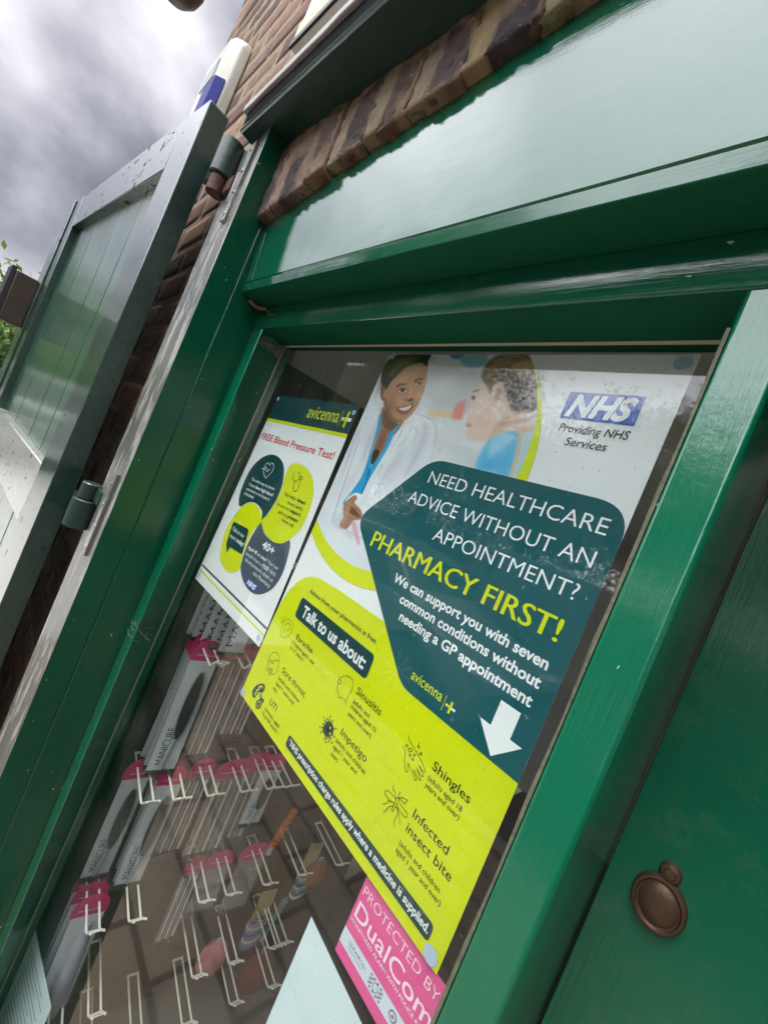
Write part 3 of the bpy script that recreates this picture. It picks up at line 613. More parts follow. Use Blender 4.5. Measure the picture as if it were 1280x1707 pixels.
ICONS={'ear': [[(39.9,471.2),(33.0,471.6),(31.8,464.4),(27.9,456.9),(30.9,447.5),(39.6,442.3),(50.3,444.2),(54.8,451.2),(53.6,460.9),(47.4,468.8),(39.9,471.2)],[(40.4,464.7),(35.3,456.4),(38.7,448.4),(45.9,447.9),(48.3,454.4),(43.1,458.7)],[(18.6,448.8),(27.1,451.6)],[(20.2,455.0),(26.9,454.3)],[(25.0,444.1),(28.8,448.6)]],'throat': [[(34.5,531.9),(35.9,524.9),(36.2,520.9),(31.8,514.0),(31.4,505.5),(36.9,499.0),(46.0,496.8),(53.9,499.1),(55.8,504.1),(58.5,508.7),(60.5,516.6),(57.9,521.8),(57.2,525.3),(50.6,527.4),(47.5,532.3)],[(35.5,518.2),(37.1,513.5),(41.3,511.2),(41.8,514.6),(45.5,513.1),(45.5,507.5),(55.5,503.7)],[(42.2,529.2),(40.0,528.1),(42.3,523.6),(46.4,521.2),(50.6,521.8),(49.5,526.2),(45.4,528.6),(42.2,529.2)],[(45.6,526.0),(43.7,524.6),(46.2,522.9),(47.6,524.6),(45.6,526.0)]],'sinus': [[(206.8,475.0),(202.4,471.5),(195.0,472.4),(190.7,475.1),(188.2,470.2),(182.8,469.7),(182.0,464.9),(180.0,459.6),(180.6,454.5),(187.6,446.7),(197.7,443.8),(204.1,447.6),(206.1,455.3),(204.7,464.9),(206.4,471.5)],[(181.9,461.1),(179.4,458.7),(181.7,456.0),(185.2,457.0),(185.4,460.2),(181.9,461.1)]],'hand': [[(302.5,446.8),(307.7,450.8),(315.7,453.1),(325.2,456.8),(332.3,459.9),(336.4,462.5),(335.5,464.8),(328.8,463.3)],[(303.2,460.7),(307.5,464.1),(311.0,471.8),(316.0,478.1),(317.9,478.8),(318.6,476.1),(315.8,471.0),(317.1,470.7),(325.3,475.2),(329.7,478.1),(331.2,477.4),(330.3,475.6),(324.3,471.7)],[(324.9,471.2),(332.1,474.2),(335.0,474.4),(335.4,473.0),(328.2,468.8)],[(326.4,467.3),(335.1,469.8),(336.9,468.3),(335.8,467.1),(328.2,463.8)],[(305.0,457.9),(305.5,456.1),(307.1,455.9),(307.0,457.8),(305.0,457.9)],[(309.5,459.0),(310.3,457.0),(313.3,455.6),(314.1,457.1),(311.9,459.8),(309.5,459.0)],[(312.8,463.1),(313.3,461.3),(315.0,461.6),(314.6,463.7),(312.8,463.1)],[(317.8,459.5),(318.0,457.9),(319.5,458.2),(319.1,459.9),(317.8,459.5)],[(317.7,464.1),(318.1,462.7),(319.5,462.8),(319.2,464.6),(317.7,464.1)],[(318.7,445.1),(318.1,449.1),(320.1,447.7),(319.7,450.2)],[(325.1,450.1),(323.5,453.8),(326.1,451.9),(326.0,453.4)]],'insect': [[(319.2,514.2),(310.2,515.9),(304.8,514.5),(304.5,511.5),(308.3,509.4),(317.0,508.9),(319.5,509.7)],[(323.6,513.4),(331.4,515.3),(336.7,514.7),(337.9,511.9),(335.0,510.2),(325.1,509.4)],[(318.9,508.8),(319.4,511.2),(319.7,516.7),(319.7,521.7),(321.4,521.3),(322.3,514.5),(322.8,509.8),(322.7,506.3),(320.6,506.7),(318.9,508.8)],[(321.5,506.6),(325.6,505.4),(329.8,505.4),(331.4,500.6)],[(318.3,507.8),(314.1,504.0),(311.8,504.5),(310.5,499.7)],[(320.6,506.0),(320.2,502.0),(320.7,499.5)],[(319.8,513.7),(312.0,517.3),(311.2,520.9),(307.1,525.0)],[(320.0,515.7),(314.9,522.1),(312.3,531.2)],[(322.6,515.0),(327.6,518.6),(327.1,526.0),(329.5,531.7)],[(324.2,514.4),(329.4,518.4),(334.1,524.9)],[(321.2,506.1),(324.9,502.5),(331.9,499.8)]]}
SOLIDS={'uti': [[(29.0,575.9),(26.1,571.5),(27.5,564.3),(33.4,556.3),(40.8,550.2),(47.0,548.6),(50.6,551.3),(50.8,558.5),(47.5,561.8),(43.5,563.1),(40.8,567.2),(39.6,573.0),(37.0,577.3),(32.4,578.1)],[(44.9,564.6),(49.6,564.1),(52.9,566.3),(60.9,565.5),(59.7,571.1),(55.4,569.0),(50.5,572.1),(49.3,568.0)],[(47.8,583.7),(45.3,580.5),(46.5,574.7),(52.0,570.9),(56.8,570.6),(59.2,573.8),(58.7,579.6),(55.0,583.9),(50.6,585.6)]],'utiw': [[(39.6,573.0),(35.7,571.7),(38.5,566.2),(36.6,564.9),(40.7,560.9),(39.2,558.4),(42.2,554.6),(46.6,554.4),(43.9,553.6),(40.7,554.3),(36.9,558.7),(38.5,561.3),(34.3,565.3),(36.7,567.1),(33.7,572.3)],[(50.7,581.2),(48.9,579.3),(49.7,575.4),(53.6,573.2),(55.8,575.1),(55.2,579.5),(52.9,581.6)]],'imp': [[(190.0,522.7),(188.2,517.8),(189.5,511.2),(193.3,507.1),(199.5,506.4),(203.8,509.0),(206.2,513.5),(204.7,519.5),(199.9,523.4),(194.2,524.9)]],'impspk': [(185.3,516.2),(182.9,522.5),(187.6,526.5),(197.2,528.9),(205.3,526.2),(210.6,516.4),(207.9,506.7),(197.6,503.7),(188.4,507.3),(181.9,509.1),(191.5,502.2),(201.6,530.3),(210.6,524.4)],'impc': [(196.4,516.2)],'impw': [(199.1,512.3),(202.6,517.8)]}
ICONS_SMALL={'heart': [[(100.3,166.9),(84.0,158.9),(77.5,148.8),(79.1,141.0),(85.8,137.6),(95.1,140.8),(98.0,135.4),(109.3,138.2),(114.3,148.4),(109.5,157.2),(100.3,166.9)],[(70.8,151.7),(84.1,151.8),(83.6,146.1),(96.1,155.0),(96.9,150.1),(102.8,149.6)]],'steth': [[(190.6,135.5),(189.1,143.1),(196.1,150.5),(208.1,150.9),(211.4,143.1),(207.4,135.2),(201.8,134.8)],[(204.5,151.7),(204.9,161.7),(213.9,168.3),(221.9,165.1),(221.0,155.4),(219.7,145.7)],[(215.2,145.2),(213.6,141.2),(218.4,139.4),(223.1,142.1),(220.6,145.5),(215.2,145.2)]]}
PHOTO=[
((90,130,200),2.4,[(128.4,0.4),(151.0,-0.7),(154.1,5.5),(138.1,6.1)]),
((130,185,195),3.0,[(149.8,3.2),(187.9,-0.6),(191.9,13.7),(173.7,19.5),(157.0,14.3)]),
((205,206,208),9.0,[(101.9,24.1),(186.9,21.8),(206.0,73.2),(152.2,78.5),(125.1,66.8)]),
((240,205,165),4.2,[(134.0,83.1),(146.5,80.5),(176.7,81.5),(180.0,87.8),(140.9,89.5)]),
((238,150,138),4.8,[(178.5,88.0),(174.9,74.9),(180.5,65.5),(186.7,63.1),(191.2,73.3),(194.6,87.5),(189.0,90.2)]),
((222,224,227),4.2,[(154.2,94.9),(203.3,91.7),(214.5,108.2),(205.5,119.9),(167.8,120.5)]),
((212,214,218),6.0,[(155.3,122.4),(199.9,120.8),(236.8,124.7),(246.6,144.9),(193.9,145.3),(168.9,147.5)]),
((228,230,236),1.2,[(36.6,86.6),(14.4,95.3),(13.6,131.3),(14.3,176.8),(22.6,233.2),(25.6,274.1),(40.9,288.4),(70.8,281.8),(97.2,249.7),(122.5,213.7),(149.4,181.7),(168.1,158.5),(165.9,126.3),(159.1,105.4),(143.1,93.4),(114.1,86.6),(97.6,104.7),(87.1,121.0),(62.7,115.1)]),
((206,208,216),3.0,[(59.5,131.1),(61.0,161.8),(67.4,203.5),(62.5,241.6),(55.0,237.4),(58.0,199.5),(52.9,163.3),(51.4,132.3)]),
((210,212,220),2.7,[(104.4,109.7),(111.3,135.1),(108.1,176.6),(103.4,215.7),(99.8,216.6),(100.9,178.1),(103.7,142.2),(98.9,110.4)]),
((214,216,223),3.6,[(134.6,97.3),(152.6,117.3),(150.1,151.0),(148.8,168.0),(145.3,129.6)]),
((208,210,218),3.0,[(9.7,125.3),(13.4,160.7),(16.5,202.4),(15.4,215.6),(3.0,152.6)]),
((216,218,224),2.4,[(42.0,275.5),(69.1,279.3),(94.7,283.0),(88.9,287.9),(52.4,283.2)]),
((240,241,244),1.5,[(89.9,108.6),(116.6,111.0),(118.3,134.0),(109.5,158.8),(104.1,183.3),(99.5,196.1),(95.0,161.5),(93.6,132.0)]),
((164,116,86),1.2,[(39.9,86.3),(83.5,107.9),(95.1,100.5),(92.9,117.2),(82.4,133.7),(79.3,149.4),(72.7,174.9),(65.1,171.8),(57.0,147.0),(52.4,119.6),(45.5,104.8)]),
((120,82,60),2.7,[(44.3,90.7),(63.7,102.6),(87.7,108.3),(81.7,118.7),(64.4,118.0),(49.3,107.4)]),
((58,44,40),1.2,[(61.7,152.4),(73.3,153.4),(74.2,165.4),(69.2,176.2),(62.5,167.7)]),
((30,160,216),0.9,[(38.7,96.0),(43.9,114.4),(51.2,144.8),(57.1,173.4),(59.1,197.7),(51.1,224.5),(43.3,243.1),(47.9,246.8),(57.3,233.7),(73.8,223.9),(75.7,204.6),(70.8,184.4),(62.9,167.6),(57.3,153.1),(54.0,135.0),(53.9,116.3)]),
((36,168,222),0.9,[(90.2,107.1),(83.5,114.8),(77.1,128.5),(79.5,146.3),(77.5,160.3),(70.7,175.9),(69.1,181.7),(75.2,201.7),(78.8,188.8),(83.8,163.6),(87.1,145.0),(87.4,126.9)]),
((18,120,180),1.5,[(69.1,181.7),(75.7,195.5),(75.4,222.9),(70.5,225.7),(72.2,203.9),(66.9,185.2)]),
((150,100,72),0.9,[(15.0,56.0),(19.6,53.1),(27.4,58.5),(35.8,72.3),(31.1,76.2),(21.8,68.6)]),
((190,142,110),1.1,[(24.9,52.8),(27.8,43.0),(38.9,32.3),(44.1,19.4),(64.6,12.1),(86.8,10.0),(97.4,21.3),(105.2,40.3),(109.5,54.8),(109.6,65.1),(110.0,73.8),(107.0,87.3),(99.8,98.5),(87.8,105.0),(72.9,104.0),(55.2,94.3),(39.2,80.0),(27.8,66.5)]),
((144,100,74),3.0,[(37.6,73.8),(56.7,91.0),(75.4,101.3),(93.1,103.7),(84.5,106.3),(66.5,103.9),(48.5,91.8),(32.5,74.2)]),
((198,150,116),3.0,[(45.8,36.8),(58.2,22.2),(79.2,17.1),(88.8,27.5),(70.0,35.8),(54.4,44.3)]),
((205,152,118),2.7,[(54.1,70.9),(68.0,67.7),(79.5,73.5),(74.1,81.6),(61.4,81.2)]),
((200,148,114),2.1,[(94.8,60.2),(103.1,56.7),(107.5,66.7),(101.9,71.6)]),
((195,142,108),1.5,[(70.9,48.1),(76.7,46.2),(91.1,60.5),(93.0,69.3),(82.5,71.7),(78.1,67.5),(80.5,61.2)]),
((110,70,50),1.2,[(78.3,69.9),(85.2,73.0),(93.8,72.3),(96.3,68.5),(91.7,67.1),(85.5,69.9)]),
((225,215,208),0.6,[(58.0,59.1),(61.5,55.1),(69.8,55.2),(73.5,57.4),(67.7,60.0)]),
((40,28,24),0.6,[(61.3,57.6),(63.8,54.7),(69.4,55.9),(69.5,58.9),(64.2,59.6)]),
((98,66,50),0.9,[(55.7,58.0),(60.5,53.3),(70.7,53.9),(73.6,56.2),(63.9,55.0)]),
((220,210,205),0.6,[(87.7,46.3),(90.1,43.7),(96.1,43.4),(98.5,45.1),(94.1,47.4)]),
((40,28,24),0.6,[(91.3,45.8),(92.2,43.3),(95.7,44.0),(96.4,46.7)]),
((98,66,50),0.9,[(85.9,45.8),(89.3,42.3),(96.9,42.2),(99.3,43.9),(91.8,43.3)]),
((88,62,46),1.2,[(48.1,51.5),(53.8,46.8),(67.0,46.1),(69.0,48.2),(56.8,49.8),(51.6,53.8)]),
((88,62,46),1.2,[(82.0,41.7),(86.5,37.3),(95.9,36.3),(97.0,38.3),(88.6,39.6),(85.3,43.4)]),
((150,88,74),1.2,[(67.5,84.3),(80.4,81.9),(90.4,78.6),(98.3,73.4),(101.7,82.0),(99.5,89.0),(89.2,93.7),(79.2,92.3)]),
((236,230,224),0.8,[(74.0,84.9),(83.1,83.2),(91.4,80.3),(96.6,77.1),(96.9,81.8),(92.8,85.5),(84.5,87.6)]),
((48,46,34),1.2,[(17.0,53.3),(6.2,41.6),(-0.2,25.3),(2.3,11.9),(12.8,2.9),(36.3,-1.3),(88.0,-1.4),(91.7,9.4),(94.7,19.0),(80.5,12.5),(65.0,14.3),(49.7,21.8),(42.6,32.8),(33.7,44.0),(30.9,52.5),(28.7,59.1),(21.4,53.0)]),
((86,98,52),3.0,[(5.0,20.2),(19.5,6.8),(47.1,2.9),(75.8,4.0),(56.0,11.3),(36.6,21.1),(24.6,37.6)]),
((238,239,242),1.2,[(46.8,239.6),(60.0,223.8),(80.1,223.2),(76.4,234.7),(62.5,241.6)]),
((172,122,94),0.9,[(53.2,234.8),(62.1,226.9),(69.9,230.4),(68.2,237.6),(85.3,242.8),(97.7,251.1),(94.5,257.0),(81.3,262.9),(77.3,276.1),(64.4,280.9),(56.1,275.8),(57.6,263.9),(48.3,251.7),(48.6,242.2)]),
((112,70,52),1.2,[(64.2,244.2),(86.4,250.0),(96.0,254.5),(81.3,256.0),(62.6,252.3)]),
((190,138,108),1.5,[(53.2,250.3),(56.8,240.0),(64.2,244.2),(66.7,261.8),(61.3,266.5)]),
((226,180,190),0.9,[(81.1,268.0),(88.1,262.9),(113.1,286.9),(107.5,288.9)]),
((236,238,242),0.9,[(85.4,238.3),(102.6,237.9),(102.1,243.9),(95.3,248.8)]),
((232,206,192),4.8,[(206.8,33.0),(198.0,38.6),(194.8,53.3),(199.4,76.5),(200.9,86.8),(207.4,95.0),(208.3,104.0),(215.2,112.7),(228.4,113.2),(243.4,110.1),(248.5,98.3),(256.5,87.5),(264.0,81.8),(250.1,56.7),(231.2,38.2)]),
((224,192,174),3.6,[(242.9,108.9),(247.0,83.9),(255.4,68.4),(273.9,71.3),(287.9,79.0),(297.4,86.9),(285.5,97.7),(263.7,103.3),(249.6,117.6)]),
((216,180,162),4.8,[(244.9,96.4),(252.3,78.4),(259.8,72.7),(260.2,84.7),(253.4,97.6)]),
((236,196,180),7.8,[(215.5,74.8),(227.6,71.1),(238.4,82.4),(232.6,93.1),(219.8,89.6)]),
((90,80,80),1.8,[(194.4,58.0),(197.7,56.2),(200.9,59.1),(198.2,60.9)]),
((150,125,110),2.4,[(192.1,50.8),(197.8,47.3),(202.3,47.5),(197.3,50.5)]),
((206,150,140),2.7,[(203.0,92.2),(210.2,92.4),(214.0,95.5),(207.1,96.9)]),
((118,96,72),3.9,[(196.5,30.8),(193.7,17.7),(199.6,5.7),(213.4,-0.5),(246.7,-0.7),(261.3,15.0),(274.5,33.6),(284.1,51.7),(288.2,63.3),(282.2,68.5),(271.1,70.4),(257.8,67.2),(249.0,54.4),(236.4,40.9),(226.1,35.9),(219.9,40.0),(219.8,51.5),(210.7,42.3)]),
((82,62,46),6.0,[(236.0,42.9),(249.7,44.5),(273.8,54.8),(286.7,63.0),(272.9,69.0),(258.1,66.2)]),
((190,158,112),2.7,[(232.9,13.1),(250.9,7.9),(264.4,22.1),(254.5,27.3),(239.9,22.9)]),
((150,122,84),3.0,[(201.7,16.2),(218.9,5.6),(230.7,8.1),(219.0,23.5),(205.6,30.4)]),
((230,188,170),1.2,[(219.9,41.8),(226.8,37.4),(235.3,42.5),(239.5,55.1),(236.2,63.3),(232.3,69.4),(226.3,63.7),(222.7,51.3)]),
((206,160,142),2.4,[(226.0,47.3),(229.6,43.3),(233.6,48.0),(232.6,55.6),(230.9,60.8)]),
((112,194,234),6.0,[(245.3,145.2),(241.7,126.3),(246.2,110.3),(257.4,100.7),(270.4,93.3),(281.5,98.3),(287.3,120.4),(291.0,146.0),(267.4,144.1)]),
((172,216,238),6.6,[(250.3,107.8),(268.7,97.8),(276.3,103.7),(263.8,120.0),(256.0,130.9)]),
((222,196,172),1.5,[(280.1,95.0),(286.0,97.6),(290.9,115.2),(294.8,145.1),(290.1,145.0),(286.7,120.5)]),
((190,216,222),2.4,[(285.0,95.5),(297.9,89.1),(306.3,103.6),(307.0,125.7),(305.4,142.7),(295.9,144.8),(291.8,117.3)]),
((80,150,205),2.4,[(300.3,125.9),(301.9,124.5),(303.3,143.2),(300.2,143.9)]),
((186,188,198),0.9,[(98.1,106.8),(98.0,125.0),(92.9,146.5),(90.0,162.0),(89.4,186.2),(90.9,186.4),(92.5,162.4),(95.7,147.1),(100.4,125.4),(99.6,107.0)]),
((190,192,202),0.9,[(34.1,89.8),(31.4,115.6),(39.0,146.5),(45.4,170.8),(47.2,170.7),(42.0,146.6),(34.5,116.0),(36.0,90.2)]),
((198,200,208),1.2,[(107.5,88.8),(131.3,92.3),(149.8,99.0),(160.0,108.0),(166.7,126.0),(168.2,126.0),(162.2,107.6),(151.1,97.4),(131.4,90.5),(107.4,87.6)]),
((190,192,202),1.5,[(15.8,143.8),(20.6,181.7),(25.8,219.1),(31.5,256.1),(37.7,279.7),(39.9,279.5),(35.1,255.8),(30.0,219.0),(24.4,181.8),(18.2,143.9)]),
((184,186,196),0.9,[(114.4,108.2),(114.6,122.5),(110.2,134.7),(105.1,138.6),(106.2,139.3),(112.3,135.5),(116.8,123.0),(115.7,108.4)]),
((188,190,200),0.9,[(114.8,108.8),(128.9,115.1),(127.9,132.2),(129.4,132.4),(130.9,114.8),(115.3,107.9)]),
((196,198,208),1.8,[(144.1,129.4),(143.2,154.5),(140.7,174.8),(143.1,175.2),(146.8,155.1),(146.5,129.8)]),
((248,249,250),1.2,[(96.0,110.5),(94.7,128.2),(90.5,149.8),(89.0,168.3),(91.2,168.6),(93.9,150.4),(98.1,128.9),(98.2,110.9)]),
((248,249,250),1.2,[(32.9,93.0),(30.2,118.8),(37.6,149.9),(40.3,150.0),(34.3,119.3),(35.8,93.5)]),
((178,180,190),0.9,[(59.5,279.8),(78.4,280.0),(102.0,281.2),(122.0,278.6),(121.8,277.8),(102.0,279.9),(78.6,278.7),(59.6,278.9)]),
((176,150,112),0.9,[(206.7,11.3),(218.5,4.3),(236.2,3.2),(252.2,8.3),(252.1,7.5),(235.8,1.8),(217.5,2.9),(205.8,10.5)]),
((160,132,96),0.9,[(205.8,24.2),(214.9,14.0),(232.1,11.3),(254.5,16.9),(270.6,31.6),(271.0,31.2),(254.8,15.8),(231.6,9.8),(213.8,12.8),(204.9,23.6)]),
((70,54,40),1.2,[(234.5,39.8),(247.8,41.0),(265.0,46.6),(283.7,56.7),(284.0,55.9),(265.3,45.3),(247.7,39.5),(234.2,38.8)]),
((150,124,90),0.9,[(222.2,30.1),(236.2,26.1),(255.0,29.0),(273.5,40.9),(273.8,40.4),(255.1,28.0),(235.7,24.9),(221.7,29.4)]),
((66,50,38),0.9,[(248.8,57.3),(261.9,61.2),(277.8,64.3),(277.7,63.4),(261.8,59.9),(248.9,56.4)]),
((186,158,116),0.9,[(235.3,18.4),(250.8,19.4),(266.8,28.3),(267.1,27.7),(250.8,18.3),(235.0,17.6)]),
((150,108,92),0.6,[(227.4,44.9),(231.6,47.1),(234.3,52.9),(233.3,58.4),(234.0,58.7),(235.4,53.0),(232.4,46.7),(227.6,44.4)]),
((70,70,44),0.9,[(8.2,17.3),(28.6,6.9),(55.7,3.4),(54.9,2.3),(27.1,5.4),(6.9,16.3)]),
((28,27,22),0.9,[(10.3,36.9),(14.5,27.2),(27.8,20.2),(26.5,19.2),(12.4,25.9),(8.7,36.3)]),
((92,96,60),0.9,[(22.9,26.8),(43.1,17.0),(67.6,10.1),(66.7,9.1),(41.5,15.5),(21.7,25.8)]),
((150,104,80),0.6,[(63.2,81.2),(63.3,76.7),(66.7,71.8),(65.6,71.2),(61.6,76.2),(62.1,81.0)]),
((140,96,72),0.6,[(97.8,71.5),(104.1,75.1),(104.9,78.9),(105.7,79.0),(105.0,74.7),(98.1,71.1)]),
((120,78,58),0.6,[(80.0,70.6),(84.6,72.9),(87.5,71.9),(87.0,71.3),(84.5,72.0),(80.3,70.1)]),
((214,170,140),1.2,[(75.1,48.9),(83.9,58.2),(89.0,65.2),(90.5,65.0),(85.9,57.6),(76.4,48.5)]),
((124,84,64),0.6,[(50.8,252.8),(70.2,253.6),(88.0,252.7),(88.0,252.2),(70.2,252.7),(50.8,252.3)]),
((124,84,64),0.6,[(52.8,260.0),(70.6,261.1),(85.7,259.4),(85.6,258.9),(70.6,260.2),(52.9,259.5)]),
((132,92,70),0.6,[(50.4,245.2),(68.7,245.8),(87.7,245.4),(87.6,244.8),(68.7,244.9),(50.4,244.6)]),
]

# ------------------------------------------------------------------ the large poster
PQ = [(.0075, .0012, -.0035), (.4203, .0012, .0008), (.4200, .0012, -.5945), (-.0070, .0012, -.5970)]
A = Sheet(PQ, (420, 594))
big = thing('health_poster', (.21, .0012, -.3), 'large pharmacy poster with a photograph, dark teal panel and lime lower half behind the glass', 'poster')
paper(A, 'paper', M['white_paper'], big)
PH = 310
mb = MB(); nx_, ny_ = 400, 420; xs = np.linspace(0, 303, nx_); ys = np.linspace(0, 322, ny_); gx, gy = np.meshgrid(xs, ys)
img = np.zeros((ny_, nx_, 3)); img[:] = (220, 222, 226)
img += ((gy / 322)[..., None] * np.array((6, 8, 10)) + 5 * np.sin(gx / 37 + gy / 51)[..., None])
for c_, bl, pts in PHOTO:
    pp = curve(pts, True, 3); x0, x1 = min(p[0] for p in pp) - 3 * bl - 2, max(p[0] for p in pp) + 3 * bl + 2; y0, y1 = min(p[1] for p in pp) - 3 * bl - 2, max(p[1] for p in pp) + 3 * bl + 2
    i0, i1 = np.searchsorted(xs, (x0, x1)); j0, j1 = np.searchsorted(ys, (y0, y1))
    if i1 <= i0 or j1 <= j0: continue
    d = inside_dist(gx[j0:j1, i0:i1], gy[j0:j1, i0:i1], pp); a = np.clip(.5 + d / (2 * max(.35, bl * .8)), 0, 1); a = (a * a * (3 - 2 * a))[..., None]
    img[j0:j1, i0:i1] = img[j0:j1, i0:i1] * (1 - a) + a * np.array(c_)
for c_, al, cx, cy, rx, ry in BLOBS:
    a = (al * np.exp(-.5 * (((gx - cx) / (rx * .8)) ** 2 + ((gy - cy) / (ry * .8)) ** 2)))[..., None]; img = img * (1 - a) + a * np.array(c_)
# fine strands and cloth texture of the print, then the softness of a printed photograph
st = np.sin(gx * 2.1 + 3 * np.sin(gy * .11)) * np.sin(gy * .9 + gx * .3)
img = img + (st * 3.0 * np.clip((150 - img.mean(2)) / 90, 0, 1))[..., None] * 2
ker = np.array([.0, .15, .7, .15, .0])
for ax in (0, 1):
    img = sum(k_ * np.roll(img, s_ - 2, ax) for s_, k_ in enumerate(ker))
hn = np.random.default_rng(3).normal(0, 1.2, img.shape[:2])[..., None]; img = np.clip(img + hn, 0, 255) / 255.
lin = np.where(img <= .04045, img / 12.92, ((img + .055) / 1.055) ** 2.4) * .90
ok = np.zeros((ny_, nx_), bool); ok[(gx - 109.9) ** 2 + (gy - 129.2) ** 2 < 191.5 ** 2] = True
V = []; idx = -np.ones((ny_, nx_), int); tl_, tr_, br_, bl_ = (np.array(p) for p in PQ)
u = (gx / 420)[..., None]; v = (gy / 594)[..., None]; pos = (tl_ * (1 - u) + tr_ * u) * (1 - v) + (bl_ * (1 - u) + br_ * u) * v + np.array(A.n) * .00022
idx[ok] = np.arange(ok.sum()); q = ok[:-1, :-1] & ok[1:, :-1] & ok[:-1, 1:] & ok[1:, 1:]; jj, ii = np.nonzero(q)
F = np.stack([idx[jj, ii], idx[jj, ii + 1], idx[jj + 1, ii + 1], idx[jj + 1, ii]], 1).tolist()
me = bpy.data.meshes.new('photograph'); me.from_pydata(pos[ok].tolist(), [], F); me.materials.append(M['photo'])
ca = me.color_attributes.new('Col', 'FLOAT_COLOR', 'POINT'); ca.data.foreach_set('color', np.concatenate([lin[ok], np.ones((ok.sum(), 1))], 1).astype('f').ravel())
me.update(); o = bpy.data.objects.new('photograph', me); COL.objects.link(o); o.parent = big; o.matrix_parent_inverse = world_loc(big)
# lime ring round the photograph
mb = MB(); N = 120
co, ci = (113.3, 144.3, 198.4), (109.9, 129.2, 190.3); ring = []
for i in range(N + 1):
    a = -1.1 + (2.35 + 1.1) * i / N
    ring.append(((co[0] + co[2] * math.cos(a), co[1] + co[2] * math.sin(a)), (ci[0] + ci[2] * math.cos(a), ci[1] + ci[2] * math.sin(a))))
for i in range(N):
    qd = [ring[i][0], ring[i + 1][0], ring[i + 1][1], ring[i][1]]
    if all(-.1 <= p[0] <= 420 and p[1] >= 0 for p in qd): A.poly(mb, qd, 2)
mb.build('photo_ring', M['lime_ink'], big)
mb = MB(); A.poly(mb, rounded([(0, 594), (0, 430), (26, 362), (420, 362), (420, 594)], [0, 26, 48, 0, 0]), 2.4); A.poly(mb, [(60, 362.2), (420, 362.2), (420, 359.5), (120, 359.5)], 2.4); mb.build('lime_panel', M['lime_ink'], big)
mb = MB(); A.poly(mb, rounded([(88, 256), (178, 145.5), (420, 145.5), (420, 409.6), (270, 409.6)], [24, 22, 34, 0, 14]), 3); mb.build('headline_panel', M['teal_ink'], big)
for body, x0, x1, base, cap, m, bold in [
    ('NEED HEALTHCARE', 184, 406, 177.3, 15.8, 0, -.004), ('ADVICE WITHOUT AN', 165, 405.5, 209, 15.8, 0, -.004), ('APPOINTMENT?', 227, 404, 242, 15.8, 0, -.004),
    ('PHARMACY FIRST!', 134, 403, 283.2, 21.5, 1, 0), ('We can support you with seven', 197, 405, 309.8, 11, 0, .026), ('common conditions without', 219, 405, 328.4, 11, 0, .026),
    ('needing a GP appointment', 229, 404.5, 347, 11, 0, .026), ('avicenna', 277, 322, 395.3, 11.5, 1, .004)]:
    mb = MB(); [A.text(mb, body, x0 + o_, x1 + o_, base, cap, 4 + (.5 if o_ > 0 else 0), 0, bold) for o_ in ((-.55, .55) if m == 1 and cap > 20 else (0,))]; mb.build('headline_lettering', [M['white_ink'], M['lime_ink']][m], big)
mb = MB(); A.rect(mb, 325.6, 385, 326.2, 402, 4, 1); plus_logo(A, mb, 334.5, 393.5, 6.2, 4, 1, 0)
mb.build('plus_logo', [M['white_ink'], M['lime_ink']], big)
mb = MB(); A.poly(mb, [(378.5, 356), (399.5, 356), (399.5, 382), (412, 382), (389.5, 406), (366, 382), (378.5, 382)], 4, 0)
mb.build('arrow', M['white_ink'], big)
mb = MB(); nhs_box(A, mb, 318, 42.4, 391, 71.8, 3, 0, 1); mb.build('service_logo', [M['nhs_ink'], M['white_ink']], big)
mb = MB(); A.text(mb, 'Providing NHS', 322, 391, 86, 8.6, 3, 0, .006, .16); A.text(mb, 'Services', 334.5, 376, 100, 8.6, 3, 0, .006, .16); mb.build('service_lettering', M['black_ink'], big)
mb = MB(); A.poly(mb, rounded([(45.5, 400.8), (218.5, 400.8), (220, 432.8), (46.5, 432.8)], 7), 4); mb.build('title_box', M['teal_deep'], big)
mb = MB(); A.text(mb, 'Talk to us about:', 60, 209.5, 425, 16.5, 5, 0, .028); mb.build('title_lettering', M['white_ink'], big)
mb = MB(); A.text(mb, 'Advice from your pharmacist is free.', 56.5, 213, 388.8, 6.4, 5, 0, .004); mb.build('advice_lettering', M['black_ink'], big)
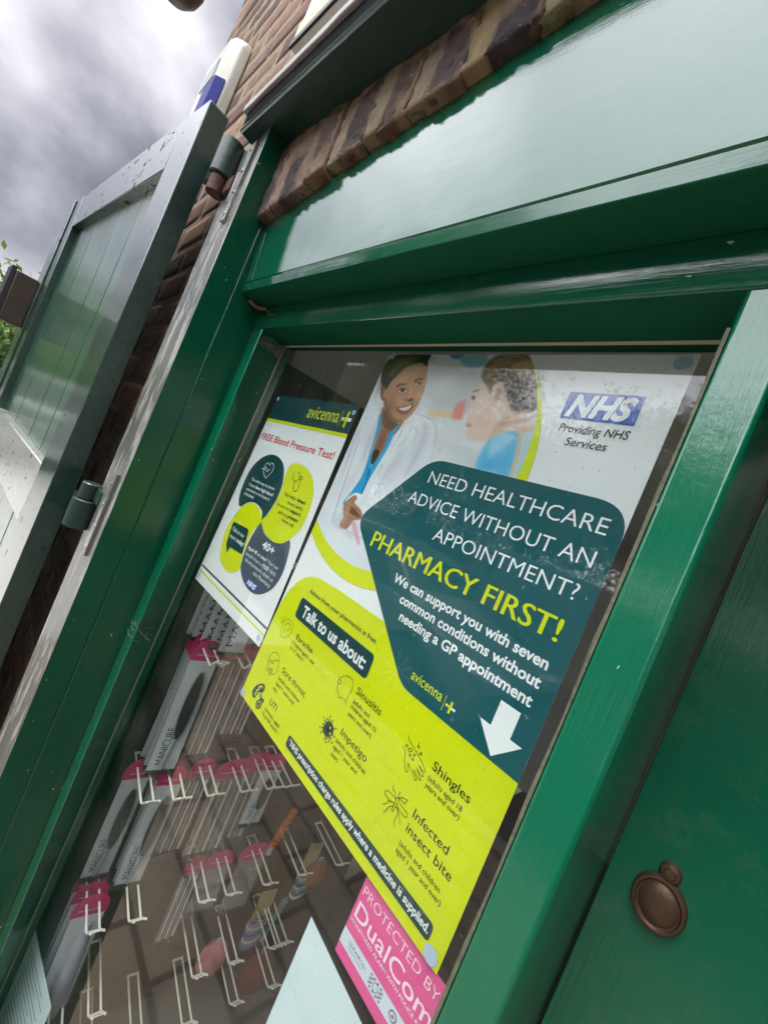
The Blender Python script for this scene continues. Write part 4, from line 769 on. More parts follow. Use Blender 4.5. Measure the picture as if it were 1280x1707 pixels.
for t_, x0, x1, y, c in [('Earache', 70, 114, 458, 8.0), ('Sore throat', 71, 135, 512, 8.6), ('UTI', 73.7, 93.5, 562, 8.8), ('Sinusitis', 214, 259.5, 454, 8.8), ('Impetigo', 217.5, 266.5, 508, 8.8), ('Shingles', 342, 388.5, 456, 8.9), ('Infected', 343, 388.5, 508.5, 8.9), ('insect bite', 342, 400, 524.5, 8.9),
    ('(Children aged 1 year', 66, 128, 467.6, 5), ('to 17 years)', 66, 103, 475.8, 5), ('(adults and children', 70, 129, 524, 5), ('aged 5 years and', 70, 121, 532.6, 5), ('over)', 68.5, 79, 541.2, 5), ('(women, aged', 69.5, 113, 574.5, 5), ('16 to 64 years)', 68.5, 112.5, 583, 5),
    ('(adults and', 215, 246.5, 465.8, 5.2), ('children aged 12', 215, 262.5, 473, 5.2), ('years and over)', 215.5, 259.5, 482.2, 5.2), ('(adults and children', 215, 272, 519, 5.2), ('aged 1 year and', 215, 261, 527.4, 5.2), ('over)', 216, 230, 536.5, 5.2),
    ('(adults aged 18', 342, 385, 467.4, 5.2), ('years and over)', 342.3, 385.6, 475.2, 5.2), ('(adults and children', 341.3, 395.5, 540.4, 5.2), ('aged 1 year and over)', 341, 400.4, 548.6, 5.2)]:
    mb = MB(); A.text(mb, t_, x0, x1, y, c, 4, 0, .002 if c > 6 else .003); mb.build('condition_name' if c > 6 else 'age_note', M['black_ink'], big)
for nm, pls in ICONS.items():
    mb = MB()
    for pl in pls: A.line(mb, curve(pl, False, 3) if len(pl) > 3 else pl, .62, 4)
    mb.build('line_icon', M['black_ink'], big)
mb = MB()
for pl in SOLIDS['uti']: A.poly(mb, curve(pl, True, 3), 4, 0)
for pl in SOLIDS['utiw']: A.line(mb, curve(pl, False, 3), 1.3, 5, 1)
A.disc(mb, 51.5, 561.5, 1.0, 5, 1); mb.build('solid_icon', [M['teal_deep'], M['lime_ink']], big)
mb = MB(); ic = SOLIDS['impc'][0]; A.poly(mb, curve(SOLIDS['imp'][0], True, 3), 4, 0)
for p in SOLIDS['impspk']:
    A.disc(mb, p[0], p[1], 1.15, 4.2, 0, n=12); A.line(mb, [ic, (ic[0] + (p[0] - ic[0]) * .74, ic[1] + (p[1] - ic[1]) * .74)], 1.9, 4.1, 0)
for p in SOLIDS['impw']: A.disc(mb, p[0], p[1], 1.5, 5, 1, n=14)
mb.build('solid_icon', [M['teal_deep'], M['lime_ink']], big)
mb = MB(); A.poly(mb, rounded([(137.5, 565.8), (403, 565.2), (403, 581.8), (138, 581.8)], 5), 4, 0); A.text(mb, '*NHS prescription charge rules apply where a medicine is supplied.', 142.5, 400, 576.4, 7.6, 5, 1, .026); mb.build('footnote_bar', [M['teal_deep'], M['white_ink']], big)
for x, y, r in ((12, 3, 5.5), (408.5, 9, 6.8), (409.5, 586.5, 7.6), (6, 588, 6.2)):
    mb = MB(); c0 = A.at(x, y, 1) ; mb.lathe((c0.x, -.0017 + .0010, c0.z), [(.0002, -.0002), (r * .00085, -.0002), (r * .001, .0004), (r * .001, .0008)], 'Y', 26) if False else A.disc(mb, x, y, r, 6)
    mb.build('adhesive_dot', M['tack'], big)

# ------------------------------------------------------------------ the small poster
B = Sheet([(-.2890, .0012, -.0985), (-.0120, .0012, -.0920), (-.0090, .0012, -.5170), (-.3150, .0012, -.5260)], (297, 420))
small = thing('blood_pressure_poster', (-.15, .0012, -.31), 'smaller white poster about free blood pressure tests with four coloured petals', 'poster')
paper(B, 'paper', M['white_paper'], small)
mb = MB(); B.rect(mb, 0, 0, 297, 50.5, 1); mb.build('header_band', M['teal_deep'], small)
for pts, m in (([(0, 50.5), (297, 50.5), (297, 57), (0, 57)], 'lime_ink'), ([(4, 384.8), (297, 386.2), (297, 390), (4, 388.6)], 'teal_deep'), ([(4, 396.6), (297, 398), (297, 401.4), (4, 400.2)], 'lime_ink')):
    mb = MB(); B.poly(mb, pts, 1); mb.build('rule', M[m], small)
mb = MB(); B.text(mb, 'avicenna', 149, 254, 35, 24, 2, 0, .004); B.rect(mb, 259, 12, 259.8, 43, 2, 0); plus_logo(B, mb, 277, 27, 14, 2, 0, 1); mb.build('logo', [M['lime_ink'], M['white_ink']], small)
mb = MB(); B.text(mb, 'FREE Blood Pressure Test!', 9, 285, 96.5, 13.5, 2, 0, .008); mb.build('headline_lettering', M['red_ink'], small)
DB = [(80.5, 120.5), (120, 122), (148, 136), (165, 160), (169.7, 178.2), (168, 205), (152.6, 240.5), (140, 227), (118.8, 220.2), (95, 219), (73.3, 225.2), (46.9, 239.6), (25.6, 213.6), (23.8, 167.1), (45, 136)]
LB = [(165, 129), (189.9, 120.8), (229.5, 125.2), (260.7, 144.2), (277, 173), (277.2, 220.4), (249, 253.7), (214.1, 263.1), (173.1, 255.8), (153.2, 241), (166, 218), (172.6, 179.6), (164, 150)]
L2 = [(98, 220.8), (122, 224), (152.4, 241.5), (139, 263), (134, 291.4), (141, 325), (149, 338.9), (124.7, 357.4), (81.9, 358), (54.1, 340.1), (37, 295.6), (50, 248), (73, 227)]
GB2 = [(153.4, 242), (175.2, 258), (214.1, 263.5), (240.7, 256.3), (260, 246), (272.1, 263.4), (278.7, 301.7), (265.6, 334.2), (231.2, 356.5), (190.9, 357.8), (156, 343.3), (142.8, 322.5), (139, 286)]
for pts, m, lay in ((DB, 'teal_deep', 1), (LB, 'lime_ink', 1.4), (L2, 'lime_ink', 1.8), (GB2, 'slate_ink', 1.2)):
    mb = MB(); B.poly(mb, curve(pts, True, 5), lay); mb.build('petal', M[m], small)
mb = MB(); B.poly(mb, rounded([(51, 272), (122, 268.5), (136, 316), (82, 319), (79.5, 333), (62, 318)], [7, 7, 7, 1, 0, 3]), 2.4); mb.build('speech_bubble', M['teal_deep'], small)
for body, x0, x1, base, cap, m in [('The only way to know', 48, 149, 182, 6.2, 0), ('if you |have high blood|', 48, 152.5, 193.2, 6.2, 0), ('pressure is to have it', 46, 147, 203.6, 6.2, 0), ('checked.', 45, 89.5, 213.8, 6.2, 0),
    ('This helps |detect|', 187, 262, 182, 6.2, 1), ('issues early.', 209, 262, 193, 6.2, 1), ('So we can |support|', 179, 262, 203.4, 6.2, 1), ('you to |prevent|', 193, 261, 214.5, 6.2, 1), ('future risk.', 214, 257, 225, 6.2, 1),
    ('Talk to our', 61, 117, 288.5, 8, 0), ('team |today!|', 63, 127, 302.5, 8, 0), ('|Aged 40 or over?| You can', 145.5, 261.5, 299.6, 6, 0), ('benefit from a |FREE| NHS', 147.5, 262, 311.2, 6, 0), ('blood pressure check at', 154.5, 262, 321.6, 6, 0), ('this Pharmacy.', 197, 262, 332.2, 6, 0)]:
    mb = MB(); B.text(mb, body, x0, x1, base, cap, 3, 0, .004); mb.build('petal_lettering', [M['white_ink'], M['black_ink']][m], small)
mb = MB(); B.text(mb, '40+', 188, 231, 283, 13, 3, 0, .03); mb.build('petal_lettering', M['white_ink'], small)
mb = MB(); nhs_box(B, mb, 188, 343, 226, 354, 3, 1, 0); mb.build('service_logo', [M['white_ink'], M['nhs_ink']], small)
for nm, pls in ICONS_SMALL.items():
    mb = MB()
    for pl in pls: B.line(mb, curve(pl, False, 3), 1.2, 3)
    mb.build('line_icon', M['white_ink'] if nm == 'heart' else M['black_ink'], small)
for x, y, r in ((9, 8, 4.5), (290, 14, 4.5), (8, 408, 5), (286, 409, 5)):
    mb = MB(); B.disc(mb, x, y, r, 4); mb.build('adhesive_dot', M['tack'], small)

# ------------------------------------------------------------------ alarm sticker, blank card, leaflet
K = Sheet([(.3205, .0032, -.5965), (.4550, .0032, -.5950), (.4550, .0032, -.6830), (.3195, .0032, -.6840)], (134.5, 87))
stk = thing('alarm_sticker', (.385, .0032, -.64), 'pink monitored alarm sticker tucked under the bottom edge of the large poster', 'sticker')
paper(K, 'backing', M['pink_ink'], stk, nx=4, ny=4)
mb = MB(); K.poly(mb, [(0, 58.5), (134.5, 58.5), (134.5, 75), (0, 75)], 1); mb.build('pale_band', M['greyband_ink'], stk)
mb = MB(); K.text(mb, 'PROTECTED BY', 3.5, 108, 18.4, 9.6, 1, 0, -.012); K.text(mb, 'DualCom', 4, 110, 42, 16.5, 1, 0, .006); K.text(mb, 'MONITORED ALARM WITH POLICE RESPONSE', 3, 124, 48.6, 3.5, 1, 0, .006)
K.text(mb, 'CSLALARM CALL', 11, 39, 66.4, 3.0, 2, 1, .004); K.text(mb, 'monitoring centre', 12, 34, 70.5, 2.0, 2, 1)
for i in range(6):
    for j in range(8):
        if (i + j) % 2 == 0 and not (2 <= j <= 5 and 1 <= i <= 4): K.rect(mb, 45 + j * 2.3, 60.5 + i * 2.0, 47.3 + j * 2.3, 62.5 + i * 2.0, 2, 1)
K.line(mb, [(54.2 + 3.4 * math.cos(a * .52), 66.6 + 4 * math.sin(a * .52)) for a in range(13)], .7, 2, 1)
K.disc(mb, 79, 66, 4.8, 2, 1); K.disc(mb, 79, 66, 3.4, 3, 2); K.disc(mb, 79, 66, 1.7, 4, 1)
K.text(mb, 'www.alarmline.co.uk', 40, 74, 81.5, 2.8, 1, 0) if False else None
mb.build('sticker_lettering', [M['palepink_ink'], ink('faint_slate_ink', srgb(112, 118, 134)), M['greyband_ink']], stk)
Cq = Sheet([(.2770, .0030, -.6910), (.3980, .0030, -.7010), (.3980, .0030, -.905), (.2770, .0030, -.895)], (121, 204))
card = paper(Cq, 'blank_card', M['blue_white'], None, nx=4, ny=4); tag(card, 'blank bluish white card leaning behind the glass below the large poster', 'card')
Lq = Sheet([(-.392, .010, -1.438), (-.232, .034, -1.452), (-.232, .034, -1.690), (-.398, .010, -1.690)], (160, 250))
lf = thing('leaflet', (-.31, .02, -1.56), 'pale leaflet with lines of small print at the foot of the left window frame', 'leaflet')
paper(Lq, 'paper', M['blue_white'], lf, nx=8, ny=8)
mb = MB()
for i in range(14): Lq.rect(mb, 14, 28 + i * 14, 118 + 22 * math.sin(i * 2.3), 30.2 + i * 14, 1.5)
mb.build('small_print', M['slate_ink'], lf)

# ------------------------------------------------------------------ inside the shop: room, display panel, hooks, packs
dk = plain('shop_interior_paint', (.62, .61, .58), .8)
def room(name, mb, m): return structure(name, mb, m)
room('floor', MB().box(-.44, 3.0, .905, 3.2, GZ - .02, GZ + .002), plain('shop_floor', (.09, .08, .07), .6))
room('ceiling', MB().box(-.62, 3.0, .07, 3.2, .30, .34), plain('shop_ceiling', (.7, .7, .68), .8))
room('wall_back', MB().box(-.62, 3.0, 3.2, 3.25, GZ, .30), dk)
room('wall_left', MB().box(-.62, -.58, .07, 3.2, GZ, .30), dk)
room('wall_right', MB().box(3.0, 3.05, .07, 3.2, GZ, GZ + .5), dk)  # kept low: the open side above it is added to light the display
room('window_board', MB().box(-.58, 1.3, .013, .90, GZ + .0, GZ + .03), plain('window_bottom', (.12, .11, .10), .7))
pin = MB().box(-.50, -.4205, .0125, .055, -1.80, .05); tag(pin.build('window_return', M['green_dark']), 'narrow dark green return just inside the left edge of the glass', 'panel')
PA = -math.atan(.13)
def pw(y, z, x=0.0): c, s_ = math.cos(PA), math.sin(PA); return (-.42 + .13 * y + x * c, y + x * s_, z)
mpeg = base_mat('display_panel_board'); m_, t_, p_, o_ = mpeg
v_ = coords(t_, (1, 1, 1)); lk(t_, mixc(t_, noise(t_, v_, 14, 4), (.050, .040, .032), (.085, .068, .052)), p_.inputs['Base Color']); p_.inputs['Roughness'].default_value = .7
panel = thing('hook_display', pw(.5, -1.80), 'dark brown display panel at the left side of the window carrying rows of hooks', 'display panel'); panel.rotation_euler.z = PA
MB().box(-.012, 0, -.45, .50, 0, 1.80).build('board', m_, panel, local=True)
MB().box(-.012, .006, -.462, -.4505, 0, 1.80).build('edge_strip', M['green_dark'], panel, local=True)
M['hook'] = plain('cream_wire', (.86, .84, .74), .35, var=.05, coat=.3)
hk = thing('display_hook', (0, 0, 0), 'x', 'display hook')
def hook_parts(root, L=.152):
    for s_ in (-1, 1):
        mb = MB().tube([(.0005, s_ * .0125, .0), (L * .5, s_ * .0125, -.001), (L, s_ * .0125, -.002), (L + .006, s_ * .0125, .001), (L + .024, s_ * .0125, .020), (L + .027, s_ * .0125, .023)], .0025, 8)
        mb.build('prong', M['hook'], root, local=True, smooth=True)
    d = .7071; mb = MB()
    def bar(a, b):
        q = lambda t, y, o: (L + .004 + t * d + o * d, y, .0015 + t * d - o * d)
        mb.mesh([q(t, y, o) for t in (a, b) for y in (-.0122, .0122) for o in (-.0008, .0008)], [(0, 1, 3, 2), (4, 6, 7, 5), (0, 4, 5, 1), (2, 3, 7, 6), (0, 2, 6, 4), (1, 5, 7, 3)])
    bar(.000, .015); bar(.027, .032); mb.build('ticket_plate', M['hook'], root, local=True)
    MB().box(.0003, .0030, -.015, .015, -.003, .003).build('back_plate', M['hook'], root, local=True)
hook_parts(hk)
def dup(o, parent=None):
    c = o.copy(); COL.objects.link(c)
    if parent is not None: c.parent = parent
    for ch in list(o.children): dup(ch, c)
    return c
ORD = ['first', 'second', 'third', 'fourth', 'fifth', 'sixth', 'seventh', 'eighth']
ROWS = [('topmost', -.445, [.10, .175]), ('second', -.692, [.113, .190, .27, .35]), ('third', -1.016, [.090, .156, .232, .316, .386, .436]), ('fourth', -1.318, [.088, .170, .327, .397, .503, .617, .752]), ('fifth', -1.552, [.094, .168, .398, .497, .618, .655]), ('lowest', -1.705, [.20, .31, .43, .561, .68])]
first = True
for rn, z, ys in ROWS:
    for i, y in enumerate(ys):
        h = hk if first else dup(hk) ; first = False
        h.location = pw(y, z); h.rotation_euler = (0, 0, PA)
        tag(h, '%s hook from the glass in the %s row of cream double-wire display hooks' % (ORD[i], rn), 'display hook', 'cream display hooks on the panel')

M['magenta'] = plain('magenta_card', (.62, .015, .17), .35, var=.06, coat=.3)
M['packgrey'] = plain('pale_grey_card', (.74, .72, .77), .45, var=.06)
M['dark_item'] = plain('dark_emery', (.015, .018, .020), .5)
M['pumice'] = plain('grey_foam', (.38, .37, .42), .9, bmp=.6, bs=300)
M['clearpink'] = plain('pinkish_plastic', (.62, .50, .46), .25, coat=.5, alpha=.38)
M['cotton'] = plain('white_cotton', (.62, .60, .68), .9, bmp=.5, bs=200)
M['buff'] = plain('buff_wood', (.34, .27, .19), .6, vs=90)
def dome(w, h, n=10): return [(w / 2, 0)] + [(w / 2 * math.cos(math.pi * i / n), h * .35 + h * .65 * math.sin(math.pi * i / n)) for i in range(n + 1)] + [(-w / 2, 0)]
def yz_slab(mb, pts, x0, x1, m=0):
    mb.loft([[(x0, a, b) for a, b in pts], [(x1, a, b) for a, b in pts]], m); return mb
def pack(y, z, x, label, kind, w=.056, H=.30, group=None, off=0.0):
    """carded beauty item hung through its header: local x out of the panel, z = 0 at the hook"""
    r = thing('carded_pack', pw(y + off, z, x), label, 'pack', group); r.rotation_euler = (rng.uniform(-.02, .02), rng.uniform(-.01, .03), PA + rng.uniform(-.06, .06))
    hh = .052
    if kind != 'plain':
        yz_slab(MB(), [(a, b - .030) for a, b in dome(w * 1.1, hh)], -.0006, .0006).build('header', M['magenta'], r, local=True)
        sh = Sheet([(.0008, -w / 2, .008), (.0008, w / 2, .008), (.0008, w / 2, -.030), (.0008, -w / 2, -.030)], (w * 1000, 38)); mb = MB(); sh.text(mb, 'manicure', 10, w * 1000 - 10, 26, 5, 0, 0, 0, .2); mb.build('header_lettering', M['white_ink'], r, local=True)
    z1, z0 = (-.031 if kind != 'plain' else .012), -H
    body = M['packgrey'] if kind in ('file', 'foam', 'plain') else M['buff'] if kind == 'buff' else M['clearpink']
    yz_slab(MB(), [(-w / 2, z0), (w / 2, z0), (w / 2, z1), (-w / 2, z1)], -.0011, .0005).build('card', body, r, local=True)
    yz_slab(MB(), [(-w / 2 - .001, z0 - .003), (w / 2 + .001, z0 - .003), (w / 2 + .001, z0 + .004), (-w / 2 - .001, z0 + .004)], -.002, .006).build('crimped_end', M['dark_item'], r, local=True)
    L = z1 - z0
    if kind == 'file':
        ell = [(.013 * math.cos(a) + .006, z0 + L * .60 + L * .30 * math.sin(a)) for a in [2 * math.pi * i / 28 for i in range(28)]]; yz_slab(MB(), ell, .0006, .006).build('emery_blade', M['dark_item'], r, local=True, bevel=.001)
        rim = [(.0, )]; mb = MB().tube([(.0045, a * 1.18 - .001, (b - (z0 + L * .60)) * 1.05 + z0 + L * .60) for a, b in ell] + [(.0045, ell[0][0] * 1.18 - .001, ell[0][1])], .0014, 6); mb.build('blade_rim', M['grey_plastic'], r, local=True)
        MB().tube([(.004, .004, z0 + L * .30), (.004, .0, z0 + L * .16), (.004, -.002, z0 + L * .03)], [.005, .006, .0035], 10).build('handle', M['grey_plastic'], r, local=True, smooth=True)
    if kind == 'foam':
        mb = MB().tube([(.008, .006, z1 - .012), (.010, .006, z1 - .05), (.010, .006, z0 + .05), (.008, .006, z0 - .004)], [.004, .014, .020, .010], 14); mb.build('foam_pad', M['pumice'], r, local=True, smooth=True)
    if kind == 'sticks':
        for i in range(5): MB().tube([(.004, -w * .36 + i * w * .18, z1 - .01), (.004, -w * .34 + i * w * .18, z0 + .012)], .0028, 8).build('stick', M['buff'] if i % 2 else M['cotton'], r, local=True)
    if kind in ('file', 'plain'):
        q = .86 if kind == 'plain' else .42
        sh = Sheet([(.0008, -w / 2 + .003, z0 + .012), (.0008, -w / 2 + .003, z0 + L * q), (.0008, w / 2 - .022, z0 + L * q), (.0008, w / 2 - .022, z0 + .012)], (1000 * (L * q - .012), 1000 * (w - .025)))
        mb = MB(); sh.text(mb, 'MANICURE', 6, 1000 * (L * q - .012) - 6, 1000 * (w - .025) * .74, 1000 * (w - .025) * .48, 0, 0, -.004); mb.build('card_lettering', M['black_ink'], r, local=True)
    mb = MB().box(-.0025, .0062, -w / 2 - .0025, w / 2 + .0025, z0 - .006, z1 - .002); cf = mb.build('cellophane', M['cellophane'], r, local=True)
    return r
GP = 'carded manicure packs hanging on the display hooks'
for k in range(5): pack(.10 + .012 * k, -.447 + .002 * k, .025 + .021 * k, '%s of five narrow grey manicure cards overlapping under the blood pressure poster' % (['rearmost', 'second rearmost', 'middle', 'second frontmost', 'frontmost'][k]), 'plain', .060, .245 , GP)
for k in range(6): pack(.113, -.692, .022 + .012 * k, ('rearmost', 'second rearmost', 'third rearmost', 'third frontmost', 'second frontmost', 'frontmost')[k] + ' of six nail file packs with dark oval blades under the grey manicure cards', 'file', .062, .31, GP)
for k in range(2): pack(.195, -.692, .035 + .025 * k, ['rear pack of manicure sticks on the hook beside the dark oval blades', 'front pack of manicure sticks on the hook beside the dark oval blades'][k], 'sticks', .06, .30, GP)
pack(.085, -1.016, .050, 'dark blade pack nearest the glass in the third row, with magenta header', 'file', .058, .29, GP)
for k in range(3): pack(.156, -1.016, .035 + .022 * k, ['rear file pack of three on the second hook of the third row', 'middle file pack of three on the second hook of the third row', 'front file pack of three on the second hook of the third row'][k], 'file', .058, .30, GP)
pack(.232, -1.016, .06, 'clear pinkish pack of sticks behind the white hooks, third row', 'sticks', .06, .25, GP)
pack(.316, -1.016, .07, 'wide magenta topped pack of sticks in the middle of the third row', 'sticks', .10, .26, GP)
pack(.392, -1.016, .05, 'magenta topped pack of sticks at the far end of the third row', 'sticks', .09, .25, GP)
for k in range(3): pack(.088, -1.318, .035 + .030 * k, ['rear foam file pack of three with magenta headers low by the glass', 'middle foam file pack of three with magenta headers low by the glass', 'front foam file pack with a grey foam pad, low by the glass'][k], 'foam', .066, .27, GP)
pack(.327, -1.318, .05, 'long pinkish stick pack with a small magenta header in the fourth row', 'sticks', .05, .24, GP)
pack(.397, -1.318, .05, 'pinkish pack next to the long stick pack in the fourth row', 'clear', .075, .17, GP)
pack(.503, -1.318, .05, 'pack with a broad magenta header at the far side of the fourth row', 'clear', .085, .20, GP)
M['maroon'] = plain('maroon_cloth', (.16, .03, .04), .8, bmp=.5); M['rose'] = plain('rose_sponge', (.55, .20, .22), .95, bmp=.8, bs=160)
def soft(y, z, x, r0, label, m, cat, sy=1.0):
    r = thing('sponge' if cat == 'sponge' else 'soft_bag', pw(y, z, x), label, cat, 'soft goods on the lower hooks'); r.rotation_euler.z = PA
    n, k = 22, 12; rings = []
    for i in range(1, k):
        t = math.pi * i / k; rings.append([(r0 * .6 * math.sin(t) * math.cos(2 * math.pi * j / n) * (1 + .18 * fbm((j * .5, i * .6, y * 9), 1.3)), r0 * sy * math.sin(t) * math.sin(2 * math.pi * j / n) * (1 + .18 * fbm((j * .5, i, y), 1.1)), -r0 * 1.3 - r0 * 1.2 * math.cos(t)) for j in range(n)])
    MB().loft(rings).build('body', m, r, local=True, smooth=True); MB().tube([(0, -.004, -r0 * .2), (0, -.005, .006), (0, .005, .006), (0, .004, -r0 * .2)], .0012, 6).build('loop', M['hook'], r, local=True)
soft(.50, -1.60, .06, .045, 'rose pink bath sponge low in the middle of the display', M['rose'], 'sponge')
soft(.69, -1.70, .06, .060, 'maroon cloth bag at the bottom right of the display, by the white card', M['maroon'], 'bag')
soft(.77, -1.40, .06, .040, 'small russet cloth bag beside the blue and cream hair bands', plain('russet_cloth', (.26, .09, .05), .9, bmp=.6), 'bag')
pack(.436, -1.016, .06, 'pack with a dark tool at the far end of the third row', 'file', .06, .20, GP)
pack(.27, -.692, .05, 'white cotton pack beside the sticks, below the lime poster corner', 'sticks', .07, .25, GP)
# hair bands and braids on the far hooks
def band_stack(y, z, x, label, cols, n, r0, cat):
    r = thing('hair_band_card', pw(y, z, x), label, cat, 'hair bands and braids on the far hooks'); r.rotation_euler.z = PA
    yz_slab(MB(), [(-.028, -.075), (.028, -.075), (.030, .014), (-.026, .018)], -.001, .0008).build('card', plain('straw_card', (.40, .33, .15), .6), r, local=True)
    for i in range(n):
        zc = -.085 - .011 * i; pts = [(.004 + .010 * math.cos(a), (r0 + .002 * math.sin(i)) * math.sin(a), zc + .004 * math.sin(a * 2)) for a in [2 * math.pi * k / 20 for k in range(21)]]
        MB().tube(pts, .0048, 8, cap=False).build('hair_band', cols[i % len(cols)], r, local=True, smooth=True)
    return r
lav = plain('lavender_cloth', (.22, .20, .31), .9, bmp=.6); blu = plain('denim_blue_cloth', (.10, .13, .24), .9, bmp=.6); crm = plain('cream_cloth', (.45, .42, .38), .9, bmp=.5); sea = plain('sea_green_cloth', (.16, .28, .26), .9, bmp=.5); orange = plain('orange_cord', (.62, .16, .03), .8, bmp=.5)
band_stack(.620, -1.50, .05, 'straw coloured card with lavender striped hair bands, behind the lower hooks', [lav, crm, lav, blu], 8, .030, 'hair bands')
band_stack(.735, -1.36, .05, 'straw card with blue and cream hair bands near the lime poster edge', [blu, crm, sea], 8, .026, 'hair bands')
def braid(y, z, x, label, m, H):
    r = thing('braided_cord', pw(y, z, x), label, 'braid', 'hair bands and braids on the far hooks'); r.rotation_euler.z = PA
    for q in range(3):
        MB().tube([(.006 * math.cos(i * .9 + q * 2.1), .008 * math.sin(i * .9 + q * 2.1) - .03 * i / 24, -H * i / 24) for i in range(25)], .0048, 8).build('strand', m, r, local=True, smooth=True)
    MB().tube([(0, -.03, -H), (0, -.034, -H - .02)], [.007, .010], 10).build('tassel', crm, r, local=True, smooth=True)
braid(.585, -1.20, .05, 'orange braided cord hanging beside the lime poster edge', orange, .12)
braid(.700, -1.54, .05, 'pale sea green braided cord above the white card corner', sea, .11)

# ------------------------------------------------------------------ the street opposite, which the glass and gloss paint mirror
def leaves(name, c, rad, n, size, mats, parent, seed, clumps=26, flat=.75):
    r = np.random.default_rng(seed); cc = r.normal(0, 1, (clumps, 3)); cc /= np.linalg.norm(cc, axis=1)[:, None]; cc *= (r.uniform(.25, 1, (clumps, 1)) ** .5); cc[:, 2] *= flat
    k = r.integers(0, clumps, n); p = cc[k] + r.normal(0, 1, (n, 3)) * r.uniform(.10, .24, (clumps, 1))[k]; p = p * np.array(rad) + np.array(c)
    a = r.normal(0, 1, (n, 3)); a /= np.linalg.norm(a, axis=1)[:, None]; b = np.cross(a, r.normal(0, 1, (n, 3))); b /= np.linalg.norm(b, axis=1)[:, None]; s_ = (size * r.uniform(.6, 1.3, n))[:, None]
    v = np.stack([p - a * s_, p + b * s_ * .5, p + a * s_, p - b * s_ * .5], 1).reshape(-1, 3); f = np.arange(4 * n).reshape(-1, 4)
    me = bpy.data.meshes.new(name); me.from_pydata(v.tolist(), [], f.tolist())
    for q in mats: me.materials.append(q)
    me.polygons.foreach_set('material_index', (r.uniform(0, 1, clumps) < .4)[k].astype(int) if len(mats) > 1 else np.zeros(n, int)); me.update()
    o = bpy.data.objects.new(name, me); COL.objects.link(o); o.parent = parent; o.matrix_parent_inverse = world_loc(parent); return o
def tree(x, y, H, rad, n, label, seed, mats=('leaf', 'leaf_dark'), size=.09, name='street_tree', low=.36, zb=GZ):
    r = thing(name, (x, y, zb), label, 'tree', None); q = random.Random(seed)
    mb = MB().tube([(x, y, zb - .1), (x + .05, y, zb + H * .25), (x - .04, y + .05, zb + H * .5), (x, y, zb + H * .85)], [.035 * H, .028 * H, .02 * H, .006 * H], 10); mb.build('trunk', M['bark'], r, smooth=True)
    mb = MB()
    for i in range(9):
        a = q.uniform(0, 6.28); z = zb + H * q.uniform(.3, .65); l = rad * q.uniform(.5, .9); mb.tube([(x, y, z), (x + l * .5 * math.cos(a), y + l * .5 * math.sin(a), z + H * .10), (x + l * math.cos(a), y + l * math.sin(a), z + H * .17)], [.012 * H, .007 * H, .003 * H], 6)
    mb.build('limb', M['bark'], r, smooth=True)
    leaves('crown', (x, y, zb + H * (low + 1) / 2), (rad, rad, H * (1 - low) / 2), n, size, [M[m] for m in mats], r, seed); return r
for i, (x, y, H, rd, lb) in enumerate([(-11.7, -9.0, 6.0, 2.0, 'broad leafy tree far left across the road'), (-7.6, -9.2, 7.6, 2.7, 'tall dense tree left of the middle across the road'), (-5.4, -11.6, 6.0, 2.2, 'rounded leafy tree across the road behind the parked car'), (-2.2, -11.2, 7.0, 2.0, 'slim leafy tree across the road mirrored in the headline panel'), (1.0, -12.4, 7.8, 2.5, 'tall tree across the road mirrored beside the window stile'), (5.4, -12.0, 6.5, 2.6, 'leafy tree to the right across the road')]):
    tree(x, y, H, rd * 1.12, 48000 if i in (1, 2, 3) else 24000, lb, 20 + i, size=.058, low=.18 if i == 1 else .3)
tree(-8.3, -.85, 2.7, 1.3, 11000, 'bright green bushy young tree beyond the end of the brick wall', 41, size=.055, low=.08, name='garden_tree')
tree(-11.5, .9, 3.3, 1.4, 8000, 'slightly taller feathery tree behind the bushy one beyond the wall', 42, size=.05, low=.1, name='garden_tree')
tree(-16.5, -4.2, 5.0, 2.5, 9000, 'wide green tree down the street, mirrored in the open gate', 43, size=.09, low=.12, name='garden_tree')
hd = tag(leaves('hedge_leaves', (-13.0, -4.5, GZ + 1.25), (1.0, 3.2, 1.25), 9000, .06, [M['leaf'], M['leaf_dark']], None, 44, 40, .9), None) if False else None
hedge = thing('hedge', (-13.0, -6.0, GZ), 'dense green hedge beside the road down the street', 'hedge'); leaves('foliage', (-13.0, -6.0, GZ + 1.3), (1.0, 3.0, 1.3), 9000, .06, [M['leaf'], M['leaf_dark']], hedge, 44, 40, .9)

back = thing('hedge', (-1, -12.0, GZ), 'long dark hedge added behind the grey slat fence to close a bright gap', 'hedge'); leaves('foliage', (-1.5, -12.0, GZ + 1.9), (11.5, .8, 1.9), 42000, .065, [M['leaf_dark'], M['leaf']], back, 77, 130, .9)  # added to block the bright sky band below the crowns in the glass
fence = thing('slat_fence', (-1, -10.5, GZ), 'grey horizontal slat fence along the far footpath', 'fence'); fm = plain('weathered_slats', (.20, .19, .18), .8, var=.2)
mb = MB()
for i in range(9): mb.box(-8.5, 7.5, -10.52, -10.49, GZ + .08 + i * .19, GZ + .24 + i * .19)
mb.build('slat_panel', fm, fence)
for i in range(9): MB().box(-8.5 + i * 2 - .04, -8.5 + i * 2 + .04, -10.56, -10.53, GZ - .1, GZ + 1.85).build('post', fm, fence)

